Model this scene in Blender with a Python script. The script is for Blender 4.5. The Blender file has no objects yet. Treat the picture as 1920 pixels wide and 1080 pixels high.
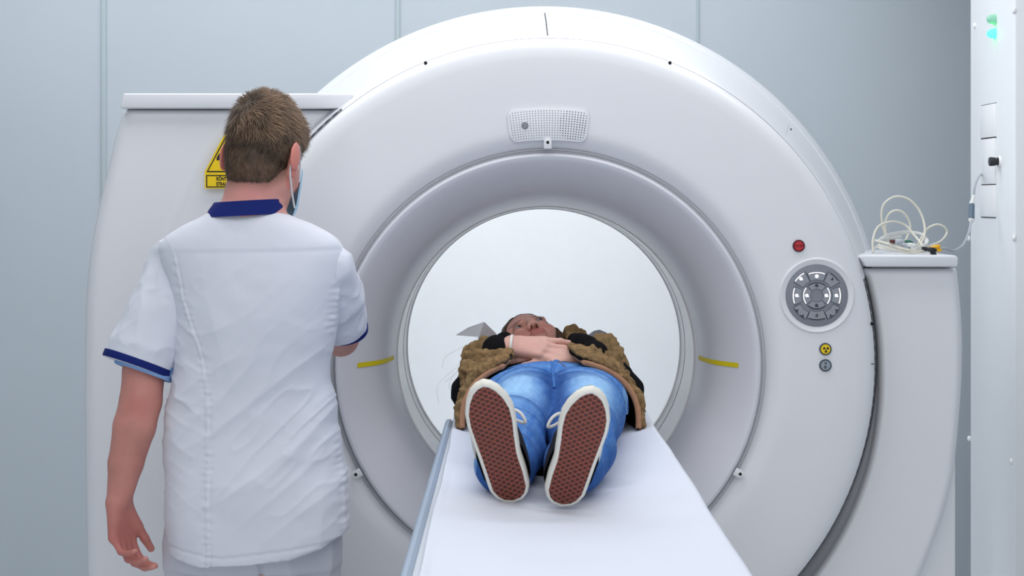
import bpy, math, random
import numpy as np
from mathutils import Vector, Matrix
random.seed(7); np.random.seed(7)
scn = bpy.context.scene
COL = scn.collection
F_PX, HC = 3000.0, 1.55              # focal length in pixels, camera height (m)

def P(px, py, d):
    """world point seen at pixel (px,py) at depth d (camera at origin looking +Y, horizon row 370)"""
    return Vector(((px-960)/F_PX*d, d, HC-(py-370)/F_PX*d))

def lin(r, g, b):
    def f(c):
        c /= 255.0
        return c/12.92 if c <= .04045 else ((c+.055)/1.055)**2.4
    return (f(r), f(g), f(b), 1.0)

# ------------------------------------------------------------ materials
def mat(name, col, rough=.5, spec=.5, var=0.0, vscale=20.0, bump=0.0, bscale=200.0, emit=None, estr=0, attr=False, metal=0, sheen=0, detail=3, coat=0, sss=0, alpha=1, trans=0):
    m = bpy.data.materials.new(name); m.use_nodes = True
    nt = m.node_tree; b = nt.nodes['Principled BSDF']
    b.inputs['Roughness'].default_value = rough
    b.inputs['Specular IOR Level'].default_value = spec
    b.inputs['Metallic'].default_value = metal
    b.inputs['Base Color'].default_value = col
    if sheen: b.inputs['Sheen Weight'].default_value = sheen
    if coat: b.inputs['Coat Weight'].default_value = coat
    if trans: b.inputs['Transmission Weight'].default_value = trans
    if sss:
        b.inputs['Subsurface Weight'].default_value = sss
        b.inputs['Subsurface Radius'].default_value = (.012, .005, .003)
        b.inputs['Subsurface Scale'].default_value = .6
    if emit is not None:
        b.inputs['Emission Color'].default_value = emit
        b.inputs['Emission Strength'].default_value = estr
    tc = nt.nodes.new('ShaderNodeTexCoord')
    src = None
    if attr:
        a = nt.nodes.new('ShaderNodeAttribute'); a.attribute_name = 'Col'; src = a.outputs['Color']
    if var or attr:
        if var:
            n = nt.nodes.new('ShaderNodeTexNoise'); n.inputs['Scale'].default_value = vscale; n.inputs['Detail'].default_value = detail
            nt.links.new(tc.outputs['Object'], n.inputs['Vector'])
            mr = nt.nodes.new('ShaderNodeMapRange'); mr.inputs[1].default_value = .25; mr.inputs[2].default_value = .75
            mr.inputs[3].default_value = 1-var; mr.inputs[4].default_value = 1+var
            nt.links.new(n.outputs['Fac'], mr.inputs[0])
            mx = nt.nodes.new('ShaderNodeVectorMath'); mx.operation = 'SCALE'
            if src is not None: nt.links.new(src, mx.inputs[0])
            else: mx.inputs[0].default_value = col[:3]
            nt.links.new(mr.outputs[0], mx.inputs['Scale'])
            src = mx.outputs[0]
        nt.links.new(src, b.inputs['Base Color'])
    if bump:
        n2 = nt.nodes.new('ShaderNodeTexNoise'); n2.inputs['Scale'].default_value = bscale; n2.inputs['Detail'].default_value = 4
        nt.links.new(tc.outputs['Object'], n2.inputs['Vector'])
        bp = nt.nodes.new('ShaderNodeBump'); bp.inputs['Strength'].default_value = bump; bp.inputs['Distance'].default_value = .002
        nt.links.new(n2.outputs['Fac'], bp.inputs['Height']); nt.links.new(bp.outputs[0], b.inputs['Normal'])
    return m

# ------------------------------------------------------------ objects
def link(name, me, parent=None):
    o = bpy.data.objects.new(name, me); COL.objects.link(o)
    if parent is not None:
        o.parent = parent
        if parent.parent is None: o.matrix_parent_inverse = Matrix.Translation(-parent.location)
    return o

def thing(name, label, cat, loc, group=None):
    o = bpy.data.objects.new(name, None); COL.objects.link(o); o.location = loc
    o.empty_display_size = .05
    o['label'] = label; o['category'] = cat
    if group: o['group'] = group
    return o

def tag(o, label=None, cat=None, group=None, kind=None):
    if label: o['label'] = label
    if cat: o['category'] = cat
    if group: o['group'] = group
    if kind: o['kind'] = kind
    return o

def mesh_np(name, V, Fq, mats, parent=None, col=None, smooth=True, sharp=None):
    """V (n,3) array, Fq (m,4) int array"""
    me = bpy.data.meshes.new(name)
    V = np.asarray(V, np.float32); Fq = np.asarray(Fq, np.int32)
    me.vertices.add(len(V)); me.vertices.foreach_set('co', V.ravel())
    k = Fq.shape[1]
    me.loops.add(Fq.size); me.loops.foreach_set('vertex_index', Fq.ravel())
    me.polygons.add(len(Fq)); me.polygons.foreach_set('loop_start', np.arange(0, Fq.size, k, dtype=np.int32))
    me.update(calc_edges=True); me.validate()
    for m in (mats if isinstance(mats, (list, tuple)) else [mats]): me.materials.append(m)
    if smooth: me.polygons.foreach_set('use_smooth', np.ones(len(me.polygons), bool))
    if sharp: me.set_sharp_from_angle(angle=math.radians(sharp))
    if col is not None:
        a = me.color_attributes.new('Col', 'FLOAT_COLOR', 'POINT')
        c = np.ones((len(V), 4), np.float32); c[:, :3] = col
        a.data.foreach_set('color', c.ravel())
    me.update()
    return link(name, me, parent)

class MB:
    """collects shapes into one mesh"""
    def __init__(s): s.v = []; s.f = []; s.m = []
    def raw(s, vs, fs, m=0):
        o = len(s.v); s.v += [tuple(v) for v in vs]
        for f in fs: s.f.append(tuple(i+o for i in f)); s.m.append(m)
    def box(s, lo, hi, m=0, bev=0.0):
        x0, y0, z0 = lo; x1, y1, z1 = hi
        s.raw([(x0,y0,z0),(x1,y0,z0),(x1,y1,z0),(x0,y1,z0),(x0,y0,z1),(x1,y0,z1),(x1,y1,z1),(x0,y1,z1)],
              [(0,3,2,1),(4,5,6,7),(0,1,5,4),(1,2,6,5),(2,3,7,6),(3,0,4,7)], m)
    def prism(s, poly, y0, y1, m=0):
        """poly of (x,z) extruded along Y, front face at y0"""
        n = len(poly)
        vs = [(x, y0, z) for x, z in poly]+[(x, y1, z) for x, z in poly]
        fs = [tuple(range(n)), tuple(range(2*n-1, n-1, -1))]
        fs += [(i, n+i, n+(i+1) % n, (i+1) % n) for i in range(n)]
        s.raw(vs, fs, m)
    def grid(s, rows, m=0, closed=False):
        """rows: list of equally long point lists"""
        nr, nc = len(rows), len(rows[0])
        vs = [p for r in rows for p in r]; fs = []
        for i in range(nr-1):
            for j in range(nc if closed else nc-1):
                k = (j+1) % nc
                fs.append((i*nc+j, i*nc+k, (i+1)*nc+k, (i+1)*nc+j))
        s.raw(vs, fs, m)
    def tube(s, pts, r, n=8, m=0, caps=True):
        pts = [Vector(p) for p in pts]
        rr = r if isinstance(r, (list, tuple)) else [r]*len(pts)
        t0 = (pts[1]-pts[0]).normalized()
        up = Vector((0, 0, 1)) if abs(t0.z) < .9 else Vector((1, 0, 0))
        nrm = t0.cross(up).normalized(); rows = []
        for i, p in enumerate(pts):
            a = pts[max(i-1, 0)]; b = pts[min(i+1, len(pts)-1)]
            t = (b-a).normalized() if (b-a).length > 1e-9 else t0
            nrm = (nrm-t*nrm.dot(t)).normalized(); bn = t.cross(nrm)
            rows.append([p+(nrm*math.cos(2*math.pi*k/n)+bn*math.sin(2*math.pi*k/n))*rr[i] for k in range(n)])
        s.grid(rows, m, True)
        if caps:
            o = len(s.v)-len(rows)*n
            s.f.append(tuple(o+k for k in range(n-1, -1, -1))); s.m.append(m)
            e = len(s.v)-n
            s.f.append(tuple(e+k for k in range(n))); s.m.append(m)
    def lathe(s, prof, c, ax=(0, 1, 0), seg=48, m=0, a0=0, a1=2*math.pi):
        """prof: (radius, along-axis) pairs; c: centre"""
        ax = Vector(ax).normalized(); c = Vector(c)
        u = Vector((1, 0, 0)) if abs(ax.x) < .9 else Vector((0, 0, 1))
        u = (u-ax*u.dot(ax)).normalized(); w = u.cross(ax)
        full = abs(a1-a0-2*math.pi) < 1e-6
        na = seg if full else seg+1
        rows = []
        for r, h in prof:
            rows.append([c+ax*h+(u*math.cos(a0+(a1-a0)*k/seg)+w*math.sin(a0+(a1-a0)*k/seg))*r for k in range(na)])
        s.grid(rows, m, full)
    def sphere(s, c, r, nu=16, nv=10, m=0):
        r = (r, r, r) if not isinstance(r, (tuple, list)) else r
        rows = []
        for i in range(nv+1):
            t = math.pi*i/nv; t = min(max(t, .02), math.pi-.02)
            rows.append([(c[0]+r[0]*math.sin(t)*math.cos(2*math.pi*k/nu), c[1]+r[1]*math.sin(t)*math.sin(2*math.pi*k/nu), c[2]+r[2]*math.cos(t)) for k in range(nu)])
        s.grid(rows, m, True)
        o = len(s.v)-len(rows)*nu
        s.f.append(tuple(o+k for k in range(nu-1, -1, -1))); s.m.append(m)
        e = len(s.v)-nu
        s.f.append(tuple(e+k for k in range(nu))); s.m.append(m)
    def disc(s, c, r, y, n=24, m=0):
        s.raw([(c[0]+r*math.cos(2*math.pi*k/n), y, c[1]+r*math.sin(2*math.pi*k/n)) for k in range(n)], [tuple(range(n))], m)
    def build(s, name, mats, parent=None, smooth=True, sharp=35, bevel=0, bseg=2, fix=True):
        me = bpy.data.meshes.new(name)
        me.from_pydata(s.v, [], s.f); me.update()
        mats = mats if isinstance(mats, (list, tuple)) else [mats]
        for q in mats: me.materials.append(q)
        me.polygons.foreach_set('material_index', np.array(s.m, np.int32))
        if bevel or fix:
            import bmesh
            b = bmesh.new(); b.from_mesh(me)
            if bevel:
                bmesh.ops.remove_doubles(b, verts=b.verts, dist=1e-6)
                es = [e for e in b.edges if len(e.link_faces) == 2 and e.calc_face_angle(0) > math.radians(50)]
                bmesh.ops.bevel(b, geom=es, offset=bevel, segments=bseg, profile=.5, affect='EDGES', clamp_overlap=True)
            if fix: bmesh.ops.recalc_face_normals(b, faces=b.faces)
            b.to_mesh(me); b.free()
        if smooth:
            me.polygons.foreach_set('use_smooth', np.ones(len(me.polygons), bool))
            if sharp: me.set_sharp_from_angle(angle=math.radians(sharp))
        me.update()
        return link(name, me, parent)

def catmull(pts, n=8, closed=False):
    pts = [Vector(p) for p in pts]; out = []; N = len(pts)
    rng = range(N if closed else N-1)
    for i in rng:
        g = (lambda k: pts[k % N]) if closed else (lambda k: pts[min(max(k, 0), N-1)])
        p0, p1, p2, p3 = g(i-1), g(i), g(i+1), g(i+2)
        for k in range(n):
            t = k/n
            out.append(.5*((2*p1)+(p2-p0)*t+(2*p0-5*p1+4*p2-p3)*t*t+(3*p1-p0-3*p2+p3)*t**3))
    if not closed: out.append(pts[-1])
    return out

def text(name, body, size, loc, m, parent, rot=(math.pi/2, 0, 0), depth=.0003, align='CENTER', sx=1, bold=0):
    cu = bpy.data.curves.new(name, 'FONT'); cu.body = body; cu.size = size; cu.align_x = align; cu.align_y = 'CENTER'
    cu.extrude = depth; cu.offset = bold
    o = bpy.data.objects.new(name, cu); COL.objects.link(o)
    dg = bpy.context.evaluated_depsgraph_get()
    me = bpy.data.meshes.new_from_object(o.evaluated_get(dg))
    bpy.data.objects.remove(o); bpy.data.curves.remove(cu)
    me.materials.clear(); me.materials.append(m); me.name = name
    me.transform(Matrix.Translation(loc) @ Matrix.Rotation(rot[2], 4, 'Z') @ Matrix.Rotation(rot[0], 4, 'X') @ Matrix.Diagonal((sx, 1, 1, 1)))
    return link(name, me, parent)

# ------------------------------------------------------------ numpy noise
_perm = np.random.RandomState(3).permutation(256); _perm = np.concatenate([_perm]*3)
_val = np.random.RandomState(4).rand(256).astype(np.float32)
def vn(Pn):
    """value noise in 0..1 at (n,3) points"""
    i = np.floor(Pn).astype(np.int64); f = (Pn-i).astype(np.float32); u = f*f*(3-2*f); i &= 255
    def h(a, b, c): return _val[_perm[_perm[_perm[(i[:, 0]+a) & 255]+((i[:, 1]+b) & 255)]+((i[:, 2]+c) & 255)]]
    def L(a, b, t): return a+(b-a)*t
    x, y, z = u[:, 0], u[:, 1], u[:, 2]
    return L(L(L(h(0,0,0), h(1,0,0), x), L(h(0,1,0), h(1,1,0), x), y), L(L(h(0,0,1), h(1,0,1), x), L(h(0,1,1), h(1,1,1), x), y), z)
def fbm(Pn, s, o=3):
    P2 = np.asarray(Pn, np.float64)*s; r = 0; a = .5; t = 0
    for k in range(o):
        r = r+a*vn(P2*2**k+17.3*k); t += a; a *= .5
    return r/t
def ridge(Pn, s): return 1-np.abs(2*vn(np.asarray(Pn, np.float64)*np.asarray(s))-1)
def sst(a, b, x):
    t = np.clip((x-a)/(b-a), 0, 1); return t*t*(3-2*t)

# ------------------------------------------------------------ signed distance modelling
class SDF:
    def __init__(s, lo, hi, h):
        s.lo = np.array(lo, float); s.h = h
        s.n = np.ceil((np.array(hi)-s.lo)/h).astype(int)+1
        s.F = np.full(tuple(s.n), 1.0, np.float32)
    def blk(s, lo, hi, pad):
        a = np.clip(np.floor((np.array(lo)-pad-s.lo)/s.h).astype(int), 0, s.n-1)
        b = np.clip(np.ceil((np.array(hi)+pad-s.lo)/s.h).astype(int)+1, a+1, s.n)
        sl = tuple(slice(a[i], b[i]) for i in range(3))
        ax = [(s.lo[i]+s.h*np.arange(a[i], b[i])).astype(np.float32) for i in range(3)]
        return sl, ax[0][:, None, None], ax[1][None, :, None], ax[2][None, None, :]
    def op(s, f, lo, hi, k=.01, sub=False, M=None):
        k = max(k, 1e-5)
        if M is not None:
            cs = [M @ Vector((x, y, z)) for x in (lo[0], hi[0]) for y in (lo[1], hi[1]) for z in (lo[2], hi[2])]
            lo = [min(c[i] for c in cs) for i in range(3)]; hi = [max(c[i] for c in cs) for i in range(3)]
        sl, X, Y, Z = s.blk(lo, hi, k+3*s.h)
        if M is not None:
            I = M.inverted()
            x = X*I[0][0]+Y*I[0][1]+Z*I[0][2]+I[0][3]; y = X*I[1][0]+Y*I[1][1]+Z*I[1][2]+I[1][3]; z = X*I[2][0]+Y*I[2][1]+Z*I[2][2]+I[2][3]
        else: x, y, z = X, Y, Z
        d = f(x, y, z); A = s.F[sl]
        if sub:
            d = -d; h = np.maximum(k-np.abs(A-d), 0)/k; s.F[sl] = np.maximum(A, d)+h*h*k*.25
        else:
            h = np.maximum(k-np.abs(A-d), 0)/k; s.F[sl] = np.minimum(A, d)-h*h*k*.25
    def ell(s, c, r, k=.01, sub=False, M=None):
        if not isinstance(r, (tuple, list)): r = (r, r, r)
        def f(x, y, z):
            a, b, e = (x-c[0])/r[0], (y-c[1])/r[1], (z-c[2])/r[2]
            k0 = np.sqrt(a*a+b*b+e*e); k1 = np.sqrt((a/r[0])**2+(b/r[1])**2+(e/r[2])**2)+1e-6
            return k0*(k0-1)/k1
        s.op(f, [c[i]-r[i] for i in range(3)], [c[i]+r[i] for i in range(3)], k, sub, M)
    def cone(s, a, b, ra, rb, k=.01, sub=False, M=None, flat=None):
        """round cone; flat=(nx,ny,nz,f): cross-section scaled by f along n"""
        a = [float(q) for q in a]; b = [float(q) for q in b]
        ab = [b[i]-a[i] for i in range(3)]; L2 = sum(q*q for q in ab)+1e-12
        def f(x, y, z):
            px, py, pz = x-a[0], y-a[1], z-a[2]
            t = np.clip((px*ab[0]+py*ab[1]+pz*ab[2])/L2, 0, 1)
            qx, qy, qz = px-ab[0]*t, py-ab[1]*t, pz-ab[2]*t
            if flat is not None:
                n = flat[:3]; g = (qx*n[0]+qy*n[1]+qz*n[2])*(1/flat[3]-1)
                qx, qy, qz = qx+n[0]*g, qy+n[1]*g, qz+n[2]*g
            return (np.sqrt(qx*qx+qy*qy+qz*qz)-(ra+(rb-ra)*t))*(min(flat[3], 1) if flat is not None else 1)
        R = max(ra, rb)*(max(1, flat[3]) if flat is not None else 1)
        s.op(f, [min(a[i], b[i])-R for i in range(3)], [max(a[i], b[i])+R for i in range(3)], k, sub, M)
    def chain(s, pts, rs, k=.01, M=None, flat=None):
        for i in range(len(pts)-1): s.cone(pts[i], pts[i+1], rs[i], rs[i+1], k, False, M, flat)
    def loft(s, axis, keys, k=.01, ex=2.0, sub=False):
        """keys rows: (t, c0, r0, c1, r1); axis z: cross-section (x,y); axis y: cross-section (x,z)"""
        K = np.array(keys, float); K = K[np.argsort(K[:, 0])]; t0, t1 = K[0, 0], K[-1, 0]
        tt = np.linspace(t0, t1, 160)
        def sm(c):
            v = np.interp(tt, K[:, 0], K[:, c]); w = np.ones(9)/9
            return np.convolve(np.pad(v, 4, mode='edge'), w, 'valid')
        S = [sm(i) for i in range(1, 5)]
        def f(x, y, z):
            t = z if axis == 'z' else y; o = y if axis == 'z' else z
            c0, r0, c1, r1 = [np.interp(t.ravel(), tt, q).astype(np.float32).reshape(t.shape) for q in S]
            u = np.abs((x-c0)/r0); v = np.abs((o-c1)/r1)
            d = ((u**ex+v**ex)**(1/ex)-1)*np.minimum(r0, r1)
            return np.maximum(d, np.maximum(t0-t, t-t1))
        x0 = min(K[:, 1]-K[:, 2]); x1 = max(K[:, 1]+K[:, 2]); o0 = min(K[:, 3]-K[:, 4]); o1 = max(K[:, 3]+K[:, 4])
        if axis == 'z': s.op(f, (x0, o0, t0), (x1, o1, t1), k, sub)
        else: s.op(f, (x0, t0, o0), (x1, t1, o1), k, sub)
    def cut(s, f, k=.003):
        """keep where f(x,y,z) < 0"""
        X, Y, Z = [(s.lo[i]+s.h*np.arange(s.n[i])).astype(np.float32) for i in range(3)]
        d = f(X[:, None, None], Y[None, :, None], Z[None, None, :]).astype(np.float32)
        A = s.F; h = np.maximum(k-np.abs(A-d), 0)/k; s.F = np.maximum(A, d)+h*h*k*.25
    def mesh(s, relax=1):
        Fm = s.F; Fm[0], Fm[-1] = 1, 1; Fm[:, 0], Fm[:, -1] = 1, 1; Fm[:, :, 0], Fm[:, :, -1] = 1, 1
        neg = (Fm < 0).astype(np.int8)
        c = neg[:-1]+neg[1:]; c = c[:, :-1]+c[:, 1:]; c = c[:, :, :-1]+c[:, :, 1:]
        act = np.argwhere((c > 0) & (c < 8)); cs = np.array(c.shape, np.int64)
        flat = (act[:, 0]*cs[1]+act[:, 1])*cs[2]+act[:, 2]
        offs = np.array([(i, j, k) for i in (0, 1) for j in (0, 1) for k in (0, 1)])
        val = np.stack([Fm[act[:, 0]+o[0], act[:, 1]+o[1], act[:, 2]+o[2]] for o in offs], 1)
        acc = np.zeros((len(act), 3)); cnt = np.zeros(len(act))
        for i in range(8):
            for j in range(i+1, 8):
                if np.abs(offs[i]-offs[j]).sum() == 1:
                    m = (val[:, i] < 0) != (val[:, j] < 0)
                    t = val[m, i]/(val[m, i]-val[m, j])
                    acc[m] += offs[i]+(offs[j]-offs[i])*t[:, None]; cnt[m] += 1
        V = s.lo+s.h*(act+acc/cnt[:, None])
        quads = []
        for ax in range(3):
            sl0 = [slice(None)]*3; sl1 = [slice(None)]*3; sl0[ax] = slice(0, -1); sl1[ax] = slice(1, None)
            n0, n1 = neg[tuple(sl0)], neg[tuple(sl1)]
            e = np.argwhere(n0 != n1); flip = n0[e[:, 0], e[:, 1], e[:, 2]] > 0
            b, g = (ax+1) % 3, (ax+2) % 3
            def cid(db, dg):
                q = e.copy(); q[:, b] += db; q[:, g] += dg
                return np.searchsorted(flat, (q[:, 0]*cs[1]+q[:, 1])*cs[2]+q[:, 2])
            Q = np.stack([cid(-1, -1), cid(0, -1), cid(0, 0), cid(-1, 0)], 1)
            Q[~flip] = Q[~flip][:, ::-1]; quads.append(Q)
        Fq = np.concatenate(quads)
        for _ in range(relax): V = smooth_np(V, Fq, .5)
        return V, Fq

def smooth_np(V, Fq, w):
    A = np.zeros_like(V); n = np.zeros(len(V))
    for i in range(4):
        j = (i+1) % 4
        for d in range(3): A[:, d] += np.bincount(Fq[:, i], V[Fq[:, j], d], len(V))
        n += np.bincount(Fq[:, i], minlength=len(V))
    return V*(1-w)+w*A/np.maximum(n, 1)[:, None]

def normals(V, Fq):
    N = np.cross(V[Fq[:, 2]]-V[Fq[:, 0]], V[Fq[:, 3]]-V[Fq[:, 1]]); A = np.zeros_like(V)
    for i in range(4):
        for d in range(3): A[:, d] += np.bincount(Fq[:, i], N[:, d], len(V))
    return A/(np.linalg.norm(A, axis=1)[:, None]+1e-12)

def loc_of(M, V):
    I = np.array(M.inverted()); return V @ I[:3, :3].T+I[:3, 3]

# ------------------------------------------------------------ heads and hands
def add_head(S, M, fem=False):
    """local frame: x right, y face forward, z up, origin between the eyes in the middle of the skull"""
    j = .9 if fem else 1.0
    S.ell((0, -.012, .026), (.075, .097, .087), .01, M=M)
    S.ell((0, .024, -.03), (.058*j+.002, .062, .078), .03, M=M)
    for q in (-1, 1):
        S.cone((q*.054*j, -.005, -.05), (q*.012, .066, -.098), .021*j, .016, .025, M=M)
        S.ell((q*.04, .06, -.028), (.024, .02, .024), .02, M=M)
        S.ell((q*.079, -.012, -.004), (.007, .017, .031), .006, M=M)
        S.ell((q*.081, -.008, .012), (.009, .02, .013), .006, M=M)
        S.cone((q*.012, .078, .02), (q*.05, .066, .021), .011, .008, .014, M=M)
    S.ell((0, .072, -.099), (.019, .017, .016), .016, M=M)
    for q in (-1, 1):
        S.ell((q*.032, .094, 0), (.022, .017, .012), .012, True, M=M)
        S.ell((q*.032, .076, 0), (.0155, .0145, .0135), .006, M=M)
        S.ell((q*.032, .0935, -.001), (.0135, .009, .0038), .003, True, M=M)
    S.cone((0, .084, .012), (0, .108, -.03), .0075, .0105, .012, M=M)
    for q in (-1, 1):
        S.ell((q*.0115, .1, -.036), (.0075, .011, .0075), .006, M=M)
        S.ell((q*.0065, .106, -.0445), (.0042, .0065, .004), .002, True, M=M)
    S.ell((0, .089, -.066), (.026, .013, .018), .012, M=M)
    S.ell((0, .0995, -.0625), (.021, .0065, .0052), .005, M=M)
    S.ell((0, .0985, -.0725), (.018, .0075, .0058), .004, M=M)

def skin_cols(V, base, M, fem=False, hands=True):
    n = fbm(V, 22, 3)[:, None]; n2 = fbm(V, 90, 2)[:, None]
    c = np.array(base[:3])*(1+.30*(n-.5)*np.array([.5, 1.0, 1.0])+.12*(n2-.5))
    q = loc_of(M, V)
    x, y, z = np.abs(q[:, 0]), q[:, 1], q[:, 2]
    def mix(w, colr): c[:] = c*(1-w[:, None])+np.array(colr[:3])*w[:, None]
    inh = (np.linalg.norm(q, axis=1) < .17)
    lip = np.maximum(sst(1.15, .85, np.sqrt((x/.024)**2+((z+.0675)/.0115)**2)), 0)*(y > .085)*inh
    mix(lip*.6, lin(188, 96, 98) if fem else lin(170, 100, 95))
    cheek = sst(1, .2, np.sqrt(((x-.045)/.028)**2+((z+.03)/.03)**2))*(y > .03)*inh
    mix(cheek*.35, lin(205, 125, 115))
    brow = sst(1.2, .7, np.sqrt(((x-.034)/.022)**2+((z-.0215-.12*(x-.034)*0)/.0042)**2))*(y > .05)*inh
    mix(brow*.55, lin(84, 58, 46))
    ndark = sst(1.3, .7, np.sqrt(((x-.0065)/.0045)**2+((z+.0435)/.004)**2))*(y > .09)*inh
    mix(ndark*.9, lin(50, 22, 20))
    ear = (x > .073)*inh*(z < .05)*(y > -.05)
    mix(ear*.45, lin(225, 110, 100))
    lid = sst(1.25, 1.0, np.sqrt(((x-.032)/.0150)**2+((z+.0005)/.0068)**2))*(y > .06)*inh
    mix(lid*.4, lin(90, 50, 45))
    return c

def hand(S, W, D, N, T, sc=1.0, curl=(20, 30, 20), spread=.10, tdir=None, tcurl=10, k=.009, percurl=None):
    W, D, N, T = Vector(W), Vector(D).normalized(), Vector(N).normalized(), Vector(T).normalized()
    mcp = [(.086, .027), (.090, .0085), (.084, -.010), (.074, -.027)]
    lens = [(.043, .026, .021), (.047, .029, .022), (.043, .027, .021), (.034, .021, .019)]
    rad = [.0092, .0094, .009, .0079]; tips = []
    for i, (a, t) in enumerate(mcp):
        m = W+(D*a+T*t)*sc
        S.cone(W+T*(t*.62)*sc+D*.004, m, .0155*sc, .0112*sc, .012)
        p = m; ang = 0; cu = percurl[i] if percurl else curl
        side = T*(spread*(1.4-i)/1.4)
        for q in range(3):
            ang += math.radians(cu[q])
            d = ((D+side).normalized()*math.cos(ang)-N*math.sin(ang)).normalized()
            e = p+d*lens[i][q]*sc
            r0 = rad[i]*(1-.09*q)*sc; S.cone(p, e, r0, r0*.9, .004 if q else .006)
            p = e
        tips.append((p, d, i))
    b = W+(D*.022+T*.018-N*.004)*sc
    td = Vector(tdir).normalized() if tdir is not None else (D*.62+T*.75-N*.25).normalized()
    p = b; ax = td.cross(N); ang = 0
    for q, (L, r) in enumerate(((.044, .0145), (.034, .0112), (.028, .0095))):
        d = (td*math.cos(ang)+(D*.8-N*.5).normalized()*math.sin(ang)).normalized()
        e = p+d*L*sc; S.cone(p, e, r*sc, r*.86*sc, .01 if q == 0 else .004); p = e; ang += math.radians(tcurl)
    tips.append((p, d, 4))
    return tips
# ============================================================ camera, light, room
cam = bpy.data.cameras.new('camera'); co = bpy.data.objects.new('camera', cam); COL.objects.link(co)
cam.sensor_width = 36; cam.lens = F_PX/1920*36; cam.shift_y = -(540-370)/1920
co.location = (0, 0, HC); co.rotation_euler = (math.pi/2, 0, 0); scn.camera = co
cam.clip_start = .05
cam.dof.use_dof = True; cam.dof.focus_distance = 3.95; cam.dof.aperture_fstop = 9.0
scn.view_settings.view_transform = 'Standard'; scn.view_settings.look = 'None'; scn.view_settings.exposure = 0.22

w = bpy.data.worlds.new('world'); scn.world = w; w.use_nodes = True
w.node_tree.nodes['Background'].inputs[0].default_value = (.8, .88, 1, 1); w.node_tree.nodes['Background'].inputs[1].default_value = .35

def area(name, loc, rot, sx, sy, power, col):
    l = bpy.data.lights.new(name, 'AREA'); l.shape = 'RECTANGLE'; l.size = sx; l.size_y = sy; l.energy = power; l.color = col
    o = bpy.data.objects.new(name, l); COL.objects.link(o); o.location = loc; o.rotation_euler = rot; return o
area('ceiling_light_front', (-.2, 1.5, 2.84), (0, 0, 0), 3.2, 2.2, 25, (1, .985, .97))
area('ceiling_light_middle', (0, 3.7, 2.84), (0, 0, 0), 3.0, .8, 19, (.97, .98, 1))
area('ceiling_light_back', (-.6, 5.1, 2.84), (0, 0, 0), 3.6, .7, 25, (.96, .98, 1))
area('frontal_fill', (.3, -1.4, 1.35), (math.radians(90), 0, 0), 3.6, 2.2, 29, (.95, .97, 1))  # added frontal fill that lifts the low scanner front; no window is there

area('hidden_rear_fill', (.1, 4.86, .34), (math.radians(-78), 0, 0), 1.3, .3, 5.2, (.97, .98, 1))  # unseen fill added low behind the scanner to brighten the white panel
m_wall = mat('wall_paint', lin(190, 199, 206), .6, .3, var=.015, vscale=3)
m_joint = mat('wall_joint', lin(176, 188, 192), .55, .3, var=.01)
m_ceil = mat('ceiling_tile', lin(238, 238, 238), .8, .2, var=.01)
m_floor = mat('floor_vinyl', lin(214, 217, 220), .45, .4, var=.04, vscale=30)
m_added_panel = mat('added_panel_white', lin(247, 249, 251), .6, .3, var=.01)

def struct(o): o['kind'] = 'structure'; return o
YB = 5.9
XL, XR, YF, ZT = -3.2, 2.6, -1.6, 2.9
b = MB(); b.box((XL-.1, YF-.1, -.1), (XR+.1, YB+.1, 0)); struct(b.build('floor', m_floor, smooth=False))
b = MB(); b.box((XL-.1, YF-.1, ZT), (XR+.1, YB+.1, ZT+.1)); struct(b.build('ceiling', m_ceil, smooth=False))
b = MB(); b.box((XL-.1, YB, 0), (XR+.1, YB+.1, ZT)); struct(b.build('wall_back', m_wall, smooth=False))
b = MB(); b.box((XL-.1, YF-.1, 0), (XL, YB+.1, ZT)); struct(b.build('wall_left', m_wall, smooth=False))
b = MB(); b.box((XR, YF-.1, 0), (XR+.1, YB+.1, ZT)); struct(b.build('wall_right', m_wall, smooth=False))
b = MB(); b.box((XL-.1, YF-.1, 0), (XR+.1, YF, ZT)); struct(b.build('wall_front', m_wall, smooth=False))
# joints between the wall panels
for i, px in enumerate((195, 746, 1308)):
    x = (px-960)/F_PX*YB; wd = (.0085, .007, .004)[i]
    b = MB(); b.box((x-wd, YB-.008, .1), (x+wd, YB+.001, ZT)); struct(b.build('trim_%d' % (i+1), m_joint, bevel=.002))
b = MB(); b.box((XL, YB-.015, 0), (XR, YB+.001, .1)); struct(b.build('baseboard_back', m_joint, bevel=.003))
# added white panel, stands in for brighter light on the wall behind the bore
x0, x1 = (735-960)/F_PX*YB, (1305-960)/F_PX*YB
b = MB(); b.box((x0+.04, YB-.02, .12), (x1-.0, YB+.001, 1.62)); struct(b.build('trim_4', m_added_panel, bevel=.004))

# ============================================================ wall column with lamps and covers
m_col = mat('column_paint', lin(240, 243, 246), .4, .5, var=.008)
m_colplate = mat('cover_plate', lin(247, 248, 250), .35, .5)
m_dark = mat('dark_gap', lin(28, 28, 30), .7, .2)
m_gap = mat('grey_gap', lin(110, 112, 116), .7, .2)
m_black = mat('black_plastic', lin(26, 27, 31), .4, .5)
m_green = mat('green_lamp_on', lin(70, 255, 160), .3, .5, emit=(.05, 1, .26, 1), estr=2.6)
m_greenoff = mat('green_lamp_off', lin(150, 215, 185), .2, .6, emit=(.2, .6, .4, 1), estr=.02)
m_bolt = mat('white_cap', lin(246, 247, 248), .35, .5)
CX = 1.437                                             # plane of the left face
def colp(px, py, off=0.0):
    d = CX*F_PX/(px-960); p = P(px, py, d); return Vector((CX-off, d, p.z))
col_t = thing('equipment_cabinet', 'tall white square cabinet right of the scanner with green indicator lamps', 'cabinet', (1.9, 4.8, 0))
b = MB(); b.box((CX, 4.572, 0), (XR-.002, 5.02, ZT-.001)); b.build('cabinet_body', m_col, col_t, bevel=.008)
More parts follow.
